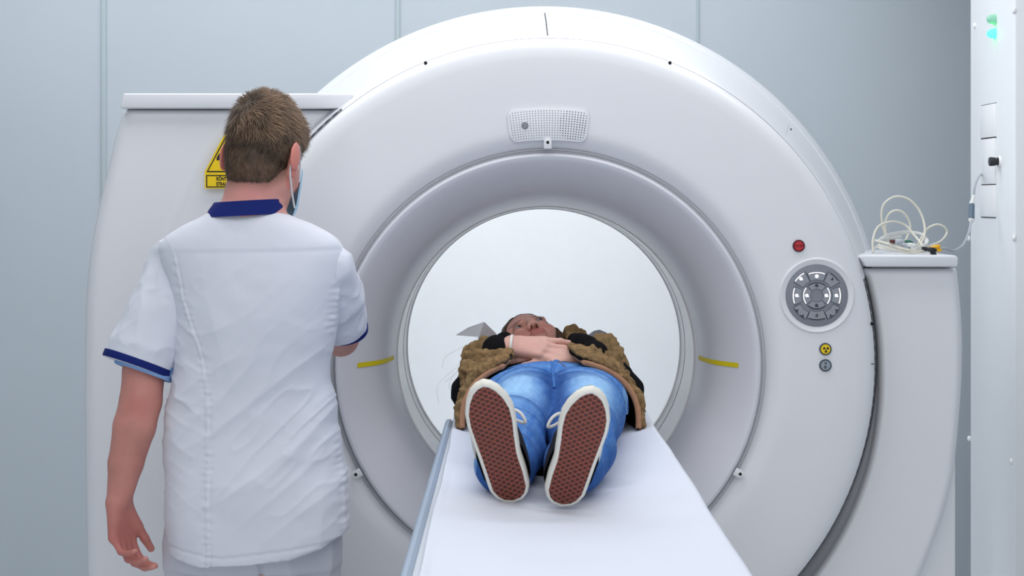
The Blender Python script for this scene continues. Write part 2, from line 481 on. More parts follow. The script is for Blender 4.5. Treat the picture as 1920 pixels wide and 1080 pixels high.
for (py, mm, nm) in ((36, m_greenoff, 'indicator_lamp'), (63, m_green, 'indicator_lamp')):
    p = colp(1866, py); b = MB()
    b.lathe([(.0165, -.001), (.0165, .003), (.014, .006), (.014, .012), (.012, .0185), (.008, .023), (.003, .025), (.0003, .0252)], p, (-1, 0, 0), 20)
    o = b.build(nm, mm, col_t); o['label'] = 'lit green lamp' if py > 50 else 'unlit pale green lamp'
for (px, py) in ((1828, 48), (1908, 20), (1817, 447), (1902, 446), (1818, 822), (1897, 865)):
    d = CX*F_PX/(px-960) if px < 1903 else 4.572
    b = MB(); p = colp(min(px, 1902), py)
    b.lathe([(.0085, -.001), (.0085, .002), (.007, .005), (.003, .0065), (.0003, .0067)], p, (-1, 0, 0), 14)
    b.build('screw_cap', m_bolt, col_t)
def cover(px0, px1, py0, py1, nm):
    ps = [colp(px0, py0), colp(px1, py0), colp(px1, py1), colp(px0, py1)]
    ya, yb = ps[0].y, ps[1].y; za = ps[0].z; zb = ps[3].z
    b = MB(); b.box((CX-.004, yb, zb), (CX+.001, ya, za)); o = b.build(nm, m_colplate, col_t, bevel=.0012); 
    b = MB(); b.box((CX-.0012, yb+.0006, zb-.0035), (CX+.001, ya+.0004, za+.0025)); b.build('shadow_gap', m_gap, o, smooth=False)
    return o
cover(1840, 1868.5, 199, 259.5, 'cover_plate'); cover(1842.5, 1867.5, 261.5, 345.5, 'cover_plate'); cover(1840, 1867.5, 347.5, 406, 'cover_plate')
kp = colp(1874.5, 303); b = MB()
b.lathe([(.0165, -.001), (.0165, .004), (.014, .006)], kp, (-1, 0, 0), 20)
kb = b.build('switch_base', m_bolt, col_t)
b = MB(); b.lathe([(.0105, .004), (.0105, .012), (.0125, .013), (.0135, .028), (.0125, .0305), (.0003, .031)], kp, (-1, 0, 0), 18)
b.build('knob', m_black, kb)
# ============================================================ CT scanner
m_shell = mat('scanner_shell', lin(237, 238, 242), .34, .5, var=.006, vscale=8, coat=.1)
m_band = mat('scanner_band', lin(234, 236, 241), .3, .5, coat=.1)
m_groove = mat('scanner_groove', lin(200, 203, 208), .45, .4)
m_funnel = mat('scanner_funnel', lin(228, 228, 236), .32, .5, var=.006, coat=.1)
m_line = mat('seam_line', lin(70, 72, 78), .7, .2)
m_liner = mat('bore_liner', lin(240, 240, 241), .25, .5)
m_grey = mat('panel_grey', lin(136, 140, 150), .45, .45, var=.02, vscale=200)
m_key = mat('key_grey', lin(152, 155, 164), .4, .5)
m_ink = mat('ink', lin(38, 40, 46), .6, .3)
m_lit = mat('lit_white', lin(250, 250, 255), .4, .4, emit=(1, .97, 1, 1), estr=1.6)
m_red = mat('stop_red', lin(190, 22, 38), .35, .5)
m_yel = mat('sign_yellow', lin(250, 212, 20), .5, .4)
m_yeltape = mat('tape_yellow', lin(232, 212, 30), .5, .4)
m_bluegrey = mat('button_rim', lin(74, 80, 92), .4, .5)
m_greybtn = mat('button_grey', lin(150, 160, 172), .35, .5)
XC, ZC = .0884, 1.138
CTR = Vector((XC, 0, ZC))
sc_t = thing('ct_scanner', 'large white ring-shaped CT scanner with round bore and housings on both sides', 'scanner', (XC, 4.3, 0))
def rev(name, prof, m, seg=200, parent=sc_t, sharp=30):
    b = MB(); b.lathe(prof, CTR, (0, 1, 0), seg); return b.build(name, m, parent, sharp=sharp, fix=True)
front = rev('front_cover', [(.8, 3.975), (.8035, 3.955), (.8035, 3.942), (.8015, 3.928), (.796, 3.916), (.786, 3.907), (.772, 3.902), (.75, 3.8995), (.7, 3.899), (.6, 3.899), (.578, 3.8993), (.565, 3.9008), (.554, 3.9045), (.545, 3.910), (.537, 3.918), (.531, 3.928), (.530, 3.94)], m_shell)
rev('groove_ring', [(.532, 3.925), (.5275, 3.9265), (.5265, 3.930), (.5205, 3.931)], m_groove)
fun_prof = [(.5215, 3.94), (.5212, 3.915), (.5185, 3.907), (.513, 3.904), (.507, 3.9055), (.50, 3.911), (.48, 3.931), (.455, 3.962), (.432, 3.995), (.416, 4.03), (.404, 4.075), (.396, 4.125), (.3905, 4.168), (.389, 4.178)]
funnel = rev('bore_funnel', fun_prof, m_funnel)
rev('bore_ring', [(.389, 4.176), (.3905, 4.181), (.3905, 4.184), (.3865, 4.187), (.386, 4.386)], m_liner)
rev('seam_ring', [(.388, 4.386), (.3862, 4.3885), (.3862, 4.3915)], m_line)
rev('bore_liner', [(.3855, 4.391), (.383, 4.44), (.3815, 4.452), (.379, 4.456), (.379, 4.47), (.40, 4.52), (.46, 4.62), (.56, 4.72)], m_liner)
band = rev('outer_cover', [(.798, 3.97), (.805, 3.95), (.812, 3.965), (.83, 4.03), (.87, 4.16), (.905, 4.31), (.9105, 4.334), (.908, 4.337)], m_band)
rev('rear_cover', [(.906, 4.338), (.914, 4.338), (.9345, 4.392), (.9385, 4.41), (.938, 4.6), (.925, 4.7), (.88, 4.75), (.5, 4.76)], m_band)
rev('edge_seam', [(.8034, 3.9425), (.8050, 3.9455), (.8060, 3.9500)], m_grey)
for a0, a1, kk in ((-70, 15, 5), (129, 147, 3)):  # dark arcs laid on the band as painted shadow of the crevice
    b = MB(); b.lathe([(.8060, 3.953), (.8078, 3.9555), (.8145, 3.971), (.8225, 3.999), (.832, 4.033)][:kk], CTR, (0, 1, 0), 90, 0, math.radians(a0), math.radians(a1)); b.build('crevice_shade', m_line, sc_t)
# vertical seam on the crown and small access flap
def band_strip(name, a_px, w, d0, d1, m, parent, lift=.0008):
    pr = [(.812, 3.965), (.83, 4.03), (.87, 4.16), (.905, 4.31), (.9105, 4.334)]
    ds = np.linspace(d0, d1, 8); rows = []
    for d in ds:
        r = np.interp(d, [q[1] for q in pr], [q[0] for q in pr])+lift
        rows.append([CTR+Vector((math.cos(a)*r, d, math.sin(a)*r)) for a in (a_px-w/r/2, a_px+w/r/2)])
    b = MB(); b.grid(rows); return b.build(name, m, parent, fix=False)
band_strip('cover_seam', math.pi/2, .0032, 3.966, 4.333, m_line, band)
av = math.atan2(690-262, 1478-1028)
band_strip('flap_seam', av, .0016, 4.0, 4.18, m_groove, band)
band_strip('flap_slot', av-.012, .004, 4.13, 4.15, m_dark, band, .001)
def fdisc(px, py, d, r_px, depth, name, m, parent, n=24, prof=None):
    p = P(px, py, d); R = r_px*d/F_PX
    b = MB(); pr = prof(R) if prof else [(R, .002), (R, -depth*.7), (R*.93, -depth), (.0002, -depth)]
    b.lathe(pr, (p.x, d, p.z), (0, 1, 0), n); return b.build(name, m, parent)
# screw recesses
for (px, py, d, rx) in ((667, 890, 3.899, 0), (1388, 889, 3.899, 0), (1027, 267, 3.897, 1)):
    p = P(px, py, d); b = MB(); r = 7.5*d/F_PX
    ang = math.atan2(ZC-p.z, XC-p.x)
    u = Vector((math.cos(ang), 0, math.sin(ang))); v = Vector((-u.z, 0, u.x))
    pts = [p+v*math.sin(t)*r-u*math.cos(t)*r for t in np.linspace(-math.pi/2, math.pi/2, 12)]
    pts += [p+v*r+u*r*1.6, p-v*r+u*r*1.6]
    b.prism([(q.x, q.z) for q in pts], d-.0035, d+.002)
    o = b.build('screw_recess', m_shell, front, bevel=.0012)
    fdisc(px, py, d-.0035, 3.0, .0006, 'screw_hole', m_dark, o, 12)
for (px, py) in ((798, 118), (1256, 118), (1634.5, 607)):
    fdisc(px, py, 3.92, 3.2, .006, 'screw_hole', m_dark, front, 12)
b = MB(); p0, p1 = P(1634, 682, 3.905), P(1645, 683, 3.93); b.tube([p0, p1], .0011, 6); b.build('rim_seam', m_line, front)

# speaker grille
def pg(px, py, d): q = P(px, py, d); return (q.x, q.z)
m_grille = mat('grille_white', lin(238, 239, 244), .4, .4)
m_hole = mat('hole_grey', lin(120, 122, 132), .7, .2)
out = [(962, 204.5), (985, 202), (1028, 200.3), (1070, 202), (1094, 204.5), (1101, 208), (1105.3, 217), (1104, 232), (1101.5, 250), (1098, 260), (1089, 266.5), (1070, 265), (1028, 263.3), (985, 265), (968, 266.5), (959, 260), (954.5, 250), (952, 232), (950.3, 217), (955, 208)]
outc = catmull([Vector((x, y, 0)) for x, y in out], 4, True)
cx_, cy_ = 1028, 234
b = MB(); b.prism([pg(cx_+(q.x-cx_)*1.008, cy_+(q.y-cy_)*1.016, 3.8985) for q in outc], 3.8981, 3.905); gr_rim = None
rim = b.build('grille_rim', m_groove, sc_t)
b = MB(); b.prism([pg(q.x, q.y, 3.896) for q in outc], 3.8958, 3.905); gr = b.build('speaker_grille', m_grille, sc_t, bevel=.0008)
b = MB()
for i in range(12):
    R = 479-(479-428.5)*i/11; nc = 26 if i in (0, 11) else 28
    for j in range(nc):
        th = (j-(nc-1)/2)*.01130; x = 1028+R*math.sin(th); y = 686.5-R*math.cos(th)
        if (x-984.2)**2+(y-235.5)**2 < 8.3**2 or (abs(x-1027) < 7 and y > 256.5): continue
        dk = ((x-1074)/27)**2+((y-234)/29)**2 < 1
        q = P(x, y, 3.8955); b.disc((q.x, q.z), (.00140 if dk else .00125), 3.8955, 8, 1 if dk else 0)
b.build('grille_holes', [m_hole, m_ink], gr, smooth=False, fix=False)
o = fdisc(984.2, 235.5, 3.8958, 6.6, .002, 'microphone', m_bluegrey, sc_t, 24)
o2 = fdisc(984.2, 235.5, 3.8945, 5.6, .0012, 'microphone_face', m_key, o, 24)
b = MB()
for k in range(8):
    q = P(984.2+3*math.cos(k*math.pi/4), 235.5+3*math.sin(k*math.pi/4), 3.893); b.disc((q.x, q.z), .0008, 3.8930, 6)
b.build('microphone_holes', m_ink, o2, smooth=False, fix=False)

# yellow tape marks inside the funnel
for s in (1, -1):
    rows = []
    for r in np.linspace(.3945, .470, 14):
        pr = fun_prof[5:]; d = np.interp(r, [q[0] for q in pr][::-1], [q[1] for q in pr][::-1])
        zz = -.002
        rows.append([Vector((XC+s*(r-.0012), d-.0012, ZC+zz+t)) for t in (-.0058, .0058)])
    b = MB(); b.grid(rows); b.build('tape_mark', m_yeltape, funnel, fix=False)['label'] = 'yellow tape mark'

# ---------------- control panel
pd = 3.8985
fdisc(1531.5, 554, pd, 58, 0, 'panel_bezel', m_shell, sc_t, 72, lambda R: [(R*1.23, .002), (R*1.205, -.003), (R*1.17, -.004), (R*1.02, .0004), (R*1.0, .0006)])
panel = fdisc(1531.5, 554, pd, 58, 0, 'control_panel', m_grey, sc_t, 72, lambda R: [(R*1.02, .002), (R*1.0, -.0012), (R*.98, -.0018), (.0002, -.0018)])
PCX, PCY = 1531.5, 554.5
S3 = 819/220.0
def sector(r0, r1, a0, a1, d, th, name, m, parent, n=12):
    """annular key; radii in crop px, angles in degrees counter-clockwise"""
    r0, r1 = r0/S3, r1/S3
    aa = np.radians(np.linspace(a0, a1, n))
    poly = [(PCX+r1*math.cos(a), PCY-r1*math.sin(a)) for a in aa]+[(PCX+r0*math.cos(a), PCY-r0*math.sin(a)) for a in aa[::-1]]
    b = MB(); b.prism([pg(x, y, d) for x, y in poly], d-th, d+.001); return b.build(name, m, parent, smooth=False, bevel=.0004 if th > .001 else 0, bseg=1)
kd = pd-.0018
def icon(x, y, kind, m, parent, s=1.0):
    d = kd-.0018; b = MB()
    q = lambda dx, dy: P(PCX+(x+dx*s)/S3, PCY+(y+dy*s)/S3, d)
    def ln(*pts, r=.0006): b.tube([q(*p) for p in pts], r, 5)
    def ring(cx, cy, r_): ln(*[(cx+r_*math.cos(t), cy+r_*math.sin(t)) for t in np.linspace(0, 2*math.pi, 15)])
    if kind == 'sun':
        ring(0, 0, 6)
        for k in range(8):
            a = k*math.pi/4; ln((9*math.cos(a), 9*math.sin(a)), (16*math.cos(a), 16*math.sin(a)))
    elif kind == 'coil':
        ring(-2, -2, 11); ring(-2, -2, 6); ln((-4, 4), (10, 4)); ln((10, 4), (14, 9))
    elif kind == 'bed':
        ln((-14, -4), (2, -4)); ln((-14, 8), (4, 8)); ln((4, -14), (4, 14), r=.0008); ln((4, -4), (14, -8))
    elif kind == 'lever':
        ln((-14, 4), (12, 4)); ln((0, -14), (-4, 2)); ln((4, -8), (-2, 10)); ln((-8, 10), (2, 10))
    elif kind == 'head':
        ring(0, -2, 8); ln((-8, 6), (8, 8)); ln((-3, -4), (4, 0))
    b.build('icon', m, parent)
keys = [  # r0,r1,centre angle,half width,lit,icon,icon radius
    (48, 94, 90, 43, 0, 'coil', 70), (48, 94, 270, 43, 0, 'coil', 70), (46, 96, 180, 39, 1, 'coil', 68), (46, 96, 0, 39, 1, 'coil', 68),
    (112, 166, 90, 23, 1, 'sun', 136), (110, 168, 180, 21.5, 1, 'coil', 138), (110, 168, 0, 21.5, 1, 'coil', 138), (112, 170, 270, 23, 0, 'bed', 138),
    (112, 185, 133, 16, 1, 'coil', 160), (112, 185, 47, 16, 0, 'lever', 160),
    (130, 182, 217, 9, 0, 'lever', 168), (130, 182, 235, 9, 0, 'lever', 168), (130, 182, 323, 9, 0, 'head', 168), (130, 182, 305, 9, 0, 'head', 168)]
for (r0, r1, ac, hw, lit, ik, ir) in keys:
    kk = sector(r0, r1, ac-hw, ac+hw, kd, .0014, 'key', m_key, panel)
    sector(r1-6, r1-1, ac-hw+3, ac+hw-3, kd-.0014, .0004, 'key_bar', m_lit if lit else m_ink, kk)
    a = math.radians(ac); icon(ir*math.cos(a), -ir*math.sin(a), ik, m_lit if lit else m_ink, kk, .85 if hw > 10 else .6)
    # dark outline of the key
    r0_, r1_ = r0-3, r1+3
    sector(r0_, r1_, ac-hw-2.0, ac+hw+2.0, kd, .0003, 'key_gap', m_bluegrey, kk)
# round buttons
def rbtn(px, py, rr, rim_m, cap_m, name):
    o = fdisc(px, py, pd, rr, .004, name, rim_m, sc_t, 32, lambda R: [(R, .002), (R, -.003), (R*.95, -.0045), (R*.82, -.0045), (R*.8, -.003)])
    c = fdisc(px, py, pd, rr*.79, .004, 'button_cap', cap_m, o, 32, lambda R: [(R, 0), (R, -.0035), (R*.93, -.0045), (.0002, -.0047)])
    return o, c
sb, scap = rbtn(1497.5, 461, 11.6, mat('stop_rim', lin(92, 34, 48), .4, .5), m_red, 'stop_button')
p = P(1497.7, 461.4, pd-.0048); text('stop_word', 'STOP', .0085, (p.x, p.y, p.z), mat('stop_ink', lin(95, 8, 20), .6, .3), scap)
rb_, rcap = rbtn(1547.5, 654.5, 11.6, m_bluegrey, m_yel, 'radiation_button')
gb_, gcap = rbtn(1547.5, 685, 11.6, m_bluegrey, m_greybtn, 'reset_button')
def trefoil(cx, cz, y, R, m, parent, name='trefoil'):
    b = MB(); b.disc((cx, cz), R*.18, y, 14)
    for k in range(3):
        a = math.radians(90+180+120*k-0)
        aa = np.linspace(a-math.pi/6, a+math.pi/6, 10)
        poly = [(cx+R*math.cos(t), y, cz+R*math.sin(t)) for t in aa]+[(cx+R*.3*math.cos(t), y, cz+R*.3*math.sin(t)) for t in aa[::-1]]
        b.raw(poly, [tuple(range(len(poly)))])
    return b.build(name, m, parent, smooth=False, fix=False)
q = P(1548, 654.8, pd); trefoil(q.x, q.z, pd-.0050, .0075, m_ink, rcap)
q = P(1547.5, 681, pd); trefoil(q.x, q.z, pd-.0050, .0036, m_ink, gcap)
b = MB(); q = P(1547.5, 688.5, pd-.005); b.lathe([(.0032, 0), (.0036, -.0003), (.0028, -.0003)], q, (0, 1, 0), 14)
b.box((q.x-.0022, q.y-.0004, q.z-.0004), (q.x+.0022, q.y, q.z+.0004)); b.box((q.x-.0004, q.y-.0004, q.z-.0022), (q.x+.0004, q.y, q.z+.0022)); b.build('symbol', m_ink, gcap)

# ---------------- side housings
def housing(name, ys, xl, xr, d0, dfun, d_back, m, parent, nx=44, zfloor=True):
    """front surface as a height field between two outlines given in pixels at depth d0"""
    rows = []
    for y in ys:
        a, c = xl(y), xr(y); row = []
        for i in range(nx+1):
            t = i/nx; x = a+(c-a)*t
            q = P(x, y, d0); row.append(Vector((q.x, dfun(x, y, x-a, c-x), q.z)))
        rows.append([Vector((row[0].x, d_back, row[0].z))]+row+[Vector((row[-1].x, d_back, row[-1].z))])
    top = [Vector((v.x, d_back, v.z)) for v in rows[0]]
    b = MB(); b.grid([top]+rows)
    return b.build(name, m, parent, sharp=50)
YFL = 370+HC/4.03*F_PX-1
ysL = list(np.concatenate([[206, 208, 211, 216], np.linspace(224, YFL, 70)]))
xlL = lambda y: np.interp(y, [206, 250, 300, 350, 400, 450, 500, 560, 640, 750, 900, 1080, 1524], [228, 214.5, 203, 191, 179.5, 170, 163, 158, 156, 155, 157, 160, 168])
def arc(y, R, s): return 1028+s*math.sqrt(max(R*R-(y-690)**2, 3600))
def dL(x, y, da, dc):
    R = math.hypot(x-1028, y-690)
    d = 4.03-.006*float(sst(735, 768, R))
    d += .025*(1-min(da/26, 1))**2.2+.008*(1-min(dc/10, 1))**2
    d += .012*(1-min((y-206)/9, 1))**2
    return d
housing('left_housing', ysL, xlL, lambda y: arc(y, 622, -1)-(3 if y > 300 else 3+(300-y)*.10), 4.03, dL, 4.7, m_shell, sc_t, 60)
YFR = 370+HC/4.0*F_PX-1
ysR = list(np.concatenate([[504, 506, 509, 514], np.linspace(520, YFR, 60)]))
xrR = lambda y: np.interp(y, [504, 530, 560, 600, 650, 700, 760, 820, 880, 900, 950, 1000, 1080, 1200, 1524], [1798, 1801, 1804, 1807, 1808.5, 1808, 1804.5, 1799.5, 1793, 1790, 1778, 1762, 1730, 1670, 1480])
def dR(x, y, da, dc):
    return 4.0+.022*(1-min(dc/18, 1))**2.2+.012*(1-min(da/10, 1))**2+.012*(1-min((y-504)/8, 1))**2
housing('right_housing', ysR, lambda y: arc(y, 622, 1)+(0 if y < 700 else (y-700)*.04), xrR, 4.0, dR, 4.62, m_shell, sc_t, 40)
b = MB(); a = P(1715, 885, 4.06); c = P(1792, 600, 4.06); b.box((a.x, 4.06, 0), (c.x, 4.6, c.z-.05)); b.build('housing_base', m_shell, sc_t, bevel=.006)
b = MB(); b.box((XC-1.0, 4.12, 0), (XC+1.0, 4.62, .40)); b.build('gantry_base', m_shell, sc_t, bevel=.01)
def cap(poly, d0, d1, name):
    b = MB(); b.prism([pg(x, y, d0) for x, y in poly], d0, d1); return b.build(name, m_band, sc_t, bevel=.004, bseg=3)
cap([(231, 175), (660, 175), (665, 179), (641, 203), (224, 203)], 4.0, 4.7, 'housing_cap')
cap([(1611, 482), (1618, 479), (1793, 479), (1797, 484), (1796, 500.5), (1624, 500.5)], 3.975, 4.42, 'housing_cap')
b = MB(); a = P(240, 200, 4.06); c = P(600, 212, 4.06); b.box((a.x, 4.06, c.z), (c.x, 4.6, a.z+.01)); b.build('cap_gap', m_groove, sc_t)
b = MB(); a = P(1635, 498, 4.04); c = P(1788, 508, 4.04); b.box((a.x, 4.04, c.z-.01), (c.x, 4.4, a.z)); b.build('cap_gap', m_groove, sc_t)

# ---------------- radiation warning sign on the left housing
sd = 4.012
def poly_sign(pts, d, th, m, name, parent, bev=0):
    b = MB(); b.prism([pg(x, y, d) for x, y in pts], d-th, d+.003); return b.build(name, m, parent, smooth=False, bevel=bev)
sign = poly_sign([(384, 353.5), (384, 322), (418.5, 256), (423, 252), (427.5, 256), (462, 322), (462, 353.5)], sd, .0008, m_yel, 'warning_sign', sc_t)
sign['label'] = 'yellow radiation warning sign'
def frame_poly(po, pi_, d, m, name, parent):
    n = len(po); b = MB()
    vs = [P(x, y, d) for x, y in po]+[P(x, y, d) for x, y in pi_]
    b.raw(vs, [(i, (i+1) % n, n+(i+1) % n, n+i) for i in range(n)]); return b.build(name, m, parent, smooth=False, fix=False)
frame_poly([(387, 323), (423, 255), (459, 323)], [(390.5, 320.5), (423, 260), (455.5, 320.5)], sd-.0012, m_ink, 'triangle_border', sign)
frame_poly([(386.5, 328), (459.5, 328), (459.5, 351.5), (386.5, 351.5)], [(388.5, 330), (457.5, 330), (457.5, 349.5), (388.5, 349.5)], sd-.0012, m_ink, 'text_border', sign)
q = P(423, 300.5, sd); trefoil(q.x, q.z, sd-.0012, 17*sd/F_PX, m_ink, sign)
for (tx, py) in (('RÖNTGEN', 335.6), ('STRALING', 345.3)):
    q = P(405.5, py, sd-.0012); text('sign_word', tx, .0128, (q.x, q.y, q.z), m_ink, sign, align='LEFT', sx=.72, bold=.0004)
# ============================================================ patient table, sheet, headrest
TX, TZ, TW = .092, 1.033, .23
def zs(x): return TZ-.030*(1-min(abs((x-TX)/TW), 1)**2)
m_rail = mat('table_rail', lin(160, 176, 196), .45, .5)
m_cradle = mat('table_cradle', lin(205, 212, 222), .45, .5)
m_tbase = mat('table_base', lin(226, 228, 232), .45, .5)
m_dkgrey = mat('dark_grey_plastic', lin(62, 68, 78), .5, .4)
tb = thing('patient_table', 'long narrow patient table with blue-grey rail reaching into the scanner bore', 'table', (TX, 2.9, 0))
y0t, y1t = 1.95, 4.86
rows = []
for y in np.linspace(y0t, y1t, 12):
    r = []
    for t in np.linspace(-1, 1, 21): x = TX+t*TW; r.append(Vector((x, y, zs(x)-.004)))
    for t in np.linspace(1, -1, 21): x = TX+t*TW; r.append(Vector((x, y, zs(x)-.028-.018*(1-t*t))))
    rows.append(r)
b = MB(); b.grid(rows, 0, True); n_ = len(rows[0])
b.f.append(tuple(range(n_-1, -1, -1))); b.m.append(0); b.f.append(tuple(range(len(b.v)-n_, len(b.v)))); b.m.append(0)
b.build('cradle', m_cradle, tb)
for s in (-1, 1):
    xa = TX+s*TW; rows = []
    prof = [(-.003*s, -.012), (.004*s, -.013), (.006*s, -.03), (.006*s, -.06), (-.004*s, -.062), (-.006*s, -.03)] if s > 0 else [(0, -.002), (.006*s, .002), (.013*s, .0015), (.017*s, -.006), (.0175*s, -.05), (.012*s, -.062), (-.004*s, -.062), (-.006*s, -.03)]
    for y in np.linspace(y0t, 3.72 if s < 0 else 3.55, 10): rows.append([Vector((xa+dx, y, TZ+dz)) for dx, dz in prof])
    b = MB(); b.grid(rows, 0, True); k = len(prof)
    b.f.append(tuple(range(k))); b.m.append(0); b.f.append(tuple(range(len(b.v)-k, len(b.v)))); b.m.append(0)
    b.build('side_rail', m_rail if s < 0 else m_dkgrey, tb, bevel=.002)
b = MB(); b.box((TX-.17, 2.25, .10), (TX+.17, 3.45, .95)); b.build('pedestal', m_tbase, tb, bevel=.02)
b = MB(); b.box((TX-.21, 2.15, .0), (TX+.21, 3.55, .10)); b.build('foot_plate', m_tbase, tb, bevel=.015)
b = MB(); b.box((TX-.12, 2.05, .948), (TX+.12, 3.7, .985)); b.build('slide_bed', m_dkgrey, tb, bevel=.005)

m_sheet = mat('paper_sheet_white', lin(224, 229, 241), .75, .2, bump=.12, bscale=60)
nx, ny = 70, 230; X, Y = np.meshgrid(np.linspace(TX-.2235, TX+.268, nx), np.linspace(1.97, 4.4, ny)); fx, fy = X.ravel(), Y.ravel()
t = np.clip(np.abs((fx-TX)/TW), 0, 1.0)
z = TZ-.030*(1-t**2)+.0022
pts = np.stack([fx, fy, np.zeros_like(fx)], 1)
z += .005*(fbm(pts, 9, 2)-.5)*2*(1-t**2)
z += .009*(ridge(np.stack([fx*.8+fy*.3, fy, fx*0], 1), (5, 9, 1))**3)*np.exp(-((fy-2.85)/.22)**2)*(1-t**2)
z += .010*(1-t**2)*np.exp(-((fy-2.62)/.06)**2)*np.exp(-((fx-.05)/.14)**2)
over = fx > TX+TW
z = np.maximum(z, TZ-.030*(1-t**2)+.001)
ov = np.maximum(fx-(TX+TW-.001), 0)
z = np.where(ov > 0, TZ+.0028-1.3*ov, z)
V = np.stack([np.where(ov > 0, TX+TW-.001+.012*(1-np.exp(-ov/.012))+.1*ov, fx), fy, z], 1)
e = (fx > TX+.22)|(fx < TX-.21)
V[:, 0] += np.where(e, .006*(fbm(np.stack([fy*0, fy, fy*0], 1), 3.1, 2)-.5)*2, 0)
i0 = np.arange(nx*ny).reshape(ny, nx); Q = np.stack([i0[:-1, :-1], i0[:-1, 1:], i0[1:, 1:], i0[1:, :-1]], -1).reshape(-1, 4)
sheet = mesh_np('paper_sheet', V, Q, m_sheet)
tag(sheet, 'white disposable paper sheet covering the patient table under the lying woman', 'sheet')

# headrest with a paper cover whose corners stick out
m_pillow = mat('headrest_foam', lin(196, 200, 206), .7, .3)
m_paper = mat('cover_paper', lin(240, 240, 244), .8, .2)
hr = thing('headrest', 'curved headrest with loose paper cover under the head of the lying woman', 'headrest', (.07, 4.32, 1.01))
rows = []
for y in np.linspace(4.16, 4.5, 6):
    r = [];
    for tt in np.linspace(-1, 1, 17): r.append(Vector((.07+tt*.145, y, 1.05+.075*tt*tt)))
    for tt in np.linspace(1, -1, 17): r.append(Vector((.07+tt*.15, y, 1.012+.05*tt*tt+.004)))
    rows.append(r)
b = MB(); b.grid(rows, 0, True); n_ = len(rows[0])
b.f.append(tuple(range(n_-1, -1, -1))); b.m.append(0); b.f.append(tuple(range(len(b.v)-n_, len(b.v)))); b.m.append(0)
b.build('headrest_cradle', m_pillow, hr)
def flap(name, polys):
    b = MB()
    for pl in polys: b.raw(pl, [tuple(range(len(pl)))])
    o = b.build(name, m_paper, hr, smooth=False, fix=False); return o
hd = 4.22
flap('paper_corner', [[P(854, 628.5, hd), P(878, 614, hd+.01), P(908, 603.5, hd), P(898, 632, hd-.03)],
                      [P(908, 603.5, hd), P(898, 632, hd-.03), P(884, 665, hd-.02), P(870, 700, hd), P(905, 690, hd+.04), P(940, 640, hd+.05), P(930, 625, hd+.04)]])
b = MB(); rws = []
for k in range(9):
    a = math.pi*k/8
    rws.append([P(1124+28*math.cos(math.pi-a), 648-30*math.sin(a)*(1.0 if k < 5 else .92), hd+.02), P(1116+30*math.cos(math.pi-a), 690-26*math.sin(a), hd+.16)])
b.grid(rws); b.build('paper_corner', m_paper, hr, fix=False)
rows = []
for y in np.linspace(4.15, 4.51, 6): rows.append([Vector((.07+tt*.15, y, 1.0525+.078*tt*tt)) for tt in np.linspace(-1, 1, 17)])
b = MB(); b.grid(rows); b.build('paper_cover', m_paper, hr, fix=False)
# ============================================================ ECG cable coil on the right housing cap
m_cable = mat('cable_ivory', lin(222, 219, 205), .45, .45)
m_cablew = mat('cable_white', lin(226, 227, 224), .45, .45)
m_cgreen = mat('clip_green', lin(12, 96, 74), .4, .5)
m_cyel = mat('clip_yellow', lin(238, 178, 24), .4, .5)
m_cblk = mat('clip_black', lin(20, 22, 30), .4, .5)
m_cgrey = mat('connector_grey', lin(92, 112, 130), .45, .5)
m_plug = mat('plug_light_grey', lin(178, 184, 192), .45, .5)
ec = thing('ecg_cable', 'coiled ivory ECG cable with coloured clips lying on the right housing cap', 'cable', P(1700, 478, 4.15))
def wire(pts, r, m, name='cable', n=10):
    b = MB(); b.tube(catmull([P(*p) for p in pts], n), r, 8); return b.build(name, m, ec)
R1 = .0031
wire([(1637, 474, 4.12), (1637, 448, 4.14), (1647, 425, 4.17), (1672, 415.5, 4.2), (1697, 422, 4.22), (1716, 443, 4.2), (1728, 458, 4.16), (1731, 466, 4.13)], R1, m_cable)
wire([(1674, 470, 4.24), (1660, 440, 4.25), (1653, 410, 4.25), (1656, 385, 4.25), (1672, 371, 4.25), (1688, 368.5, 4.25), (1706, 375, 4.25), (1722, 392, 4.25), (1732, 415, 4.24), (1734, 438, 4.22), (1728, 455, 4.2), (1722, 466, 4.18)], R1, m_cable)
wire([(1672, 456, 4.28), (1662, 438, 4.28), (1660, 418, 4.28), (1668, 400, 4.28), (1684, 394.5, 4.28), (1699, 404, 4.28), (1707, 424, 4.28), (1702, 442, 4.27), (1694, 458, 4.25)], R1*.95, m_cable)
wire([(1720, 461, 4.22), (1728, 445, 4.23), (1740, 428, 4.24), (1757, 421, 4.24), (1771, 426, 4.24), (1775, 438, 4.24), (1764, 452, 4.22), (1745, 460, 4.2), (1718, 467, 4.18), (1690, 469, 4.16)], R1*.95, m_cable)
wire([(1641, 451, 4.1), (1660, 456, 4.07), (1690, 465, 4.05), (1715, 471, 4.05), (1730, 471, 4.07)], R1*1.1, m_cable)
wire([(1640, 465, 4.1), (1650, 461, 4.07), (1675, 467, 4.06), (1700, 473, 4.05), (1720, 473, 4.05), (1731, 469, 4.08)], R1*1.0, m_cable)
for k in range(4):
    o = k*1.6
    wire([(1641+o, 452-o*.3, 4.13+.01*k), (1665, 444-o, 4.2), (1700, 437-o*.7, 4.24), (1728, 440-o*.4, 4.24), (1740-o, 452, 4.2), (1727, 466-o, 4.14), (1700, 472-o*.7, 4.1), (1665, 470-o, 4.1), (1646+o, 464, 4.12), (1652, 456-o, 4.18), (1690, 445-o*.5, 4.26)], .0019, m_cablew)
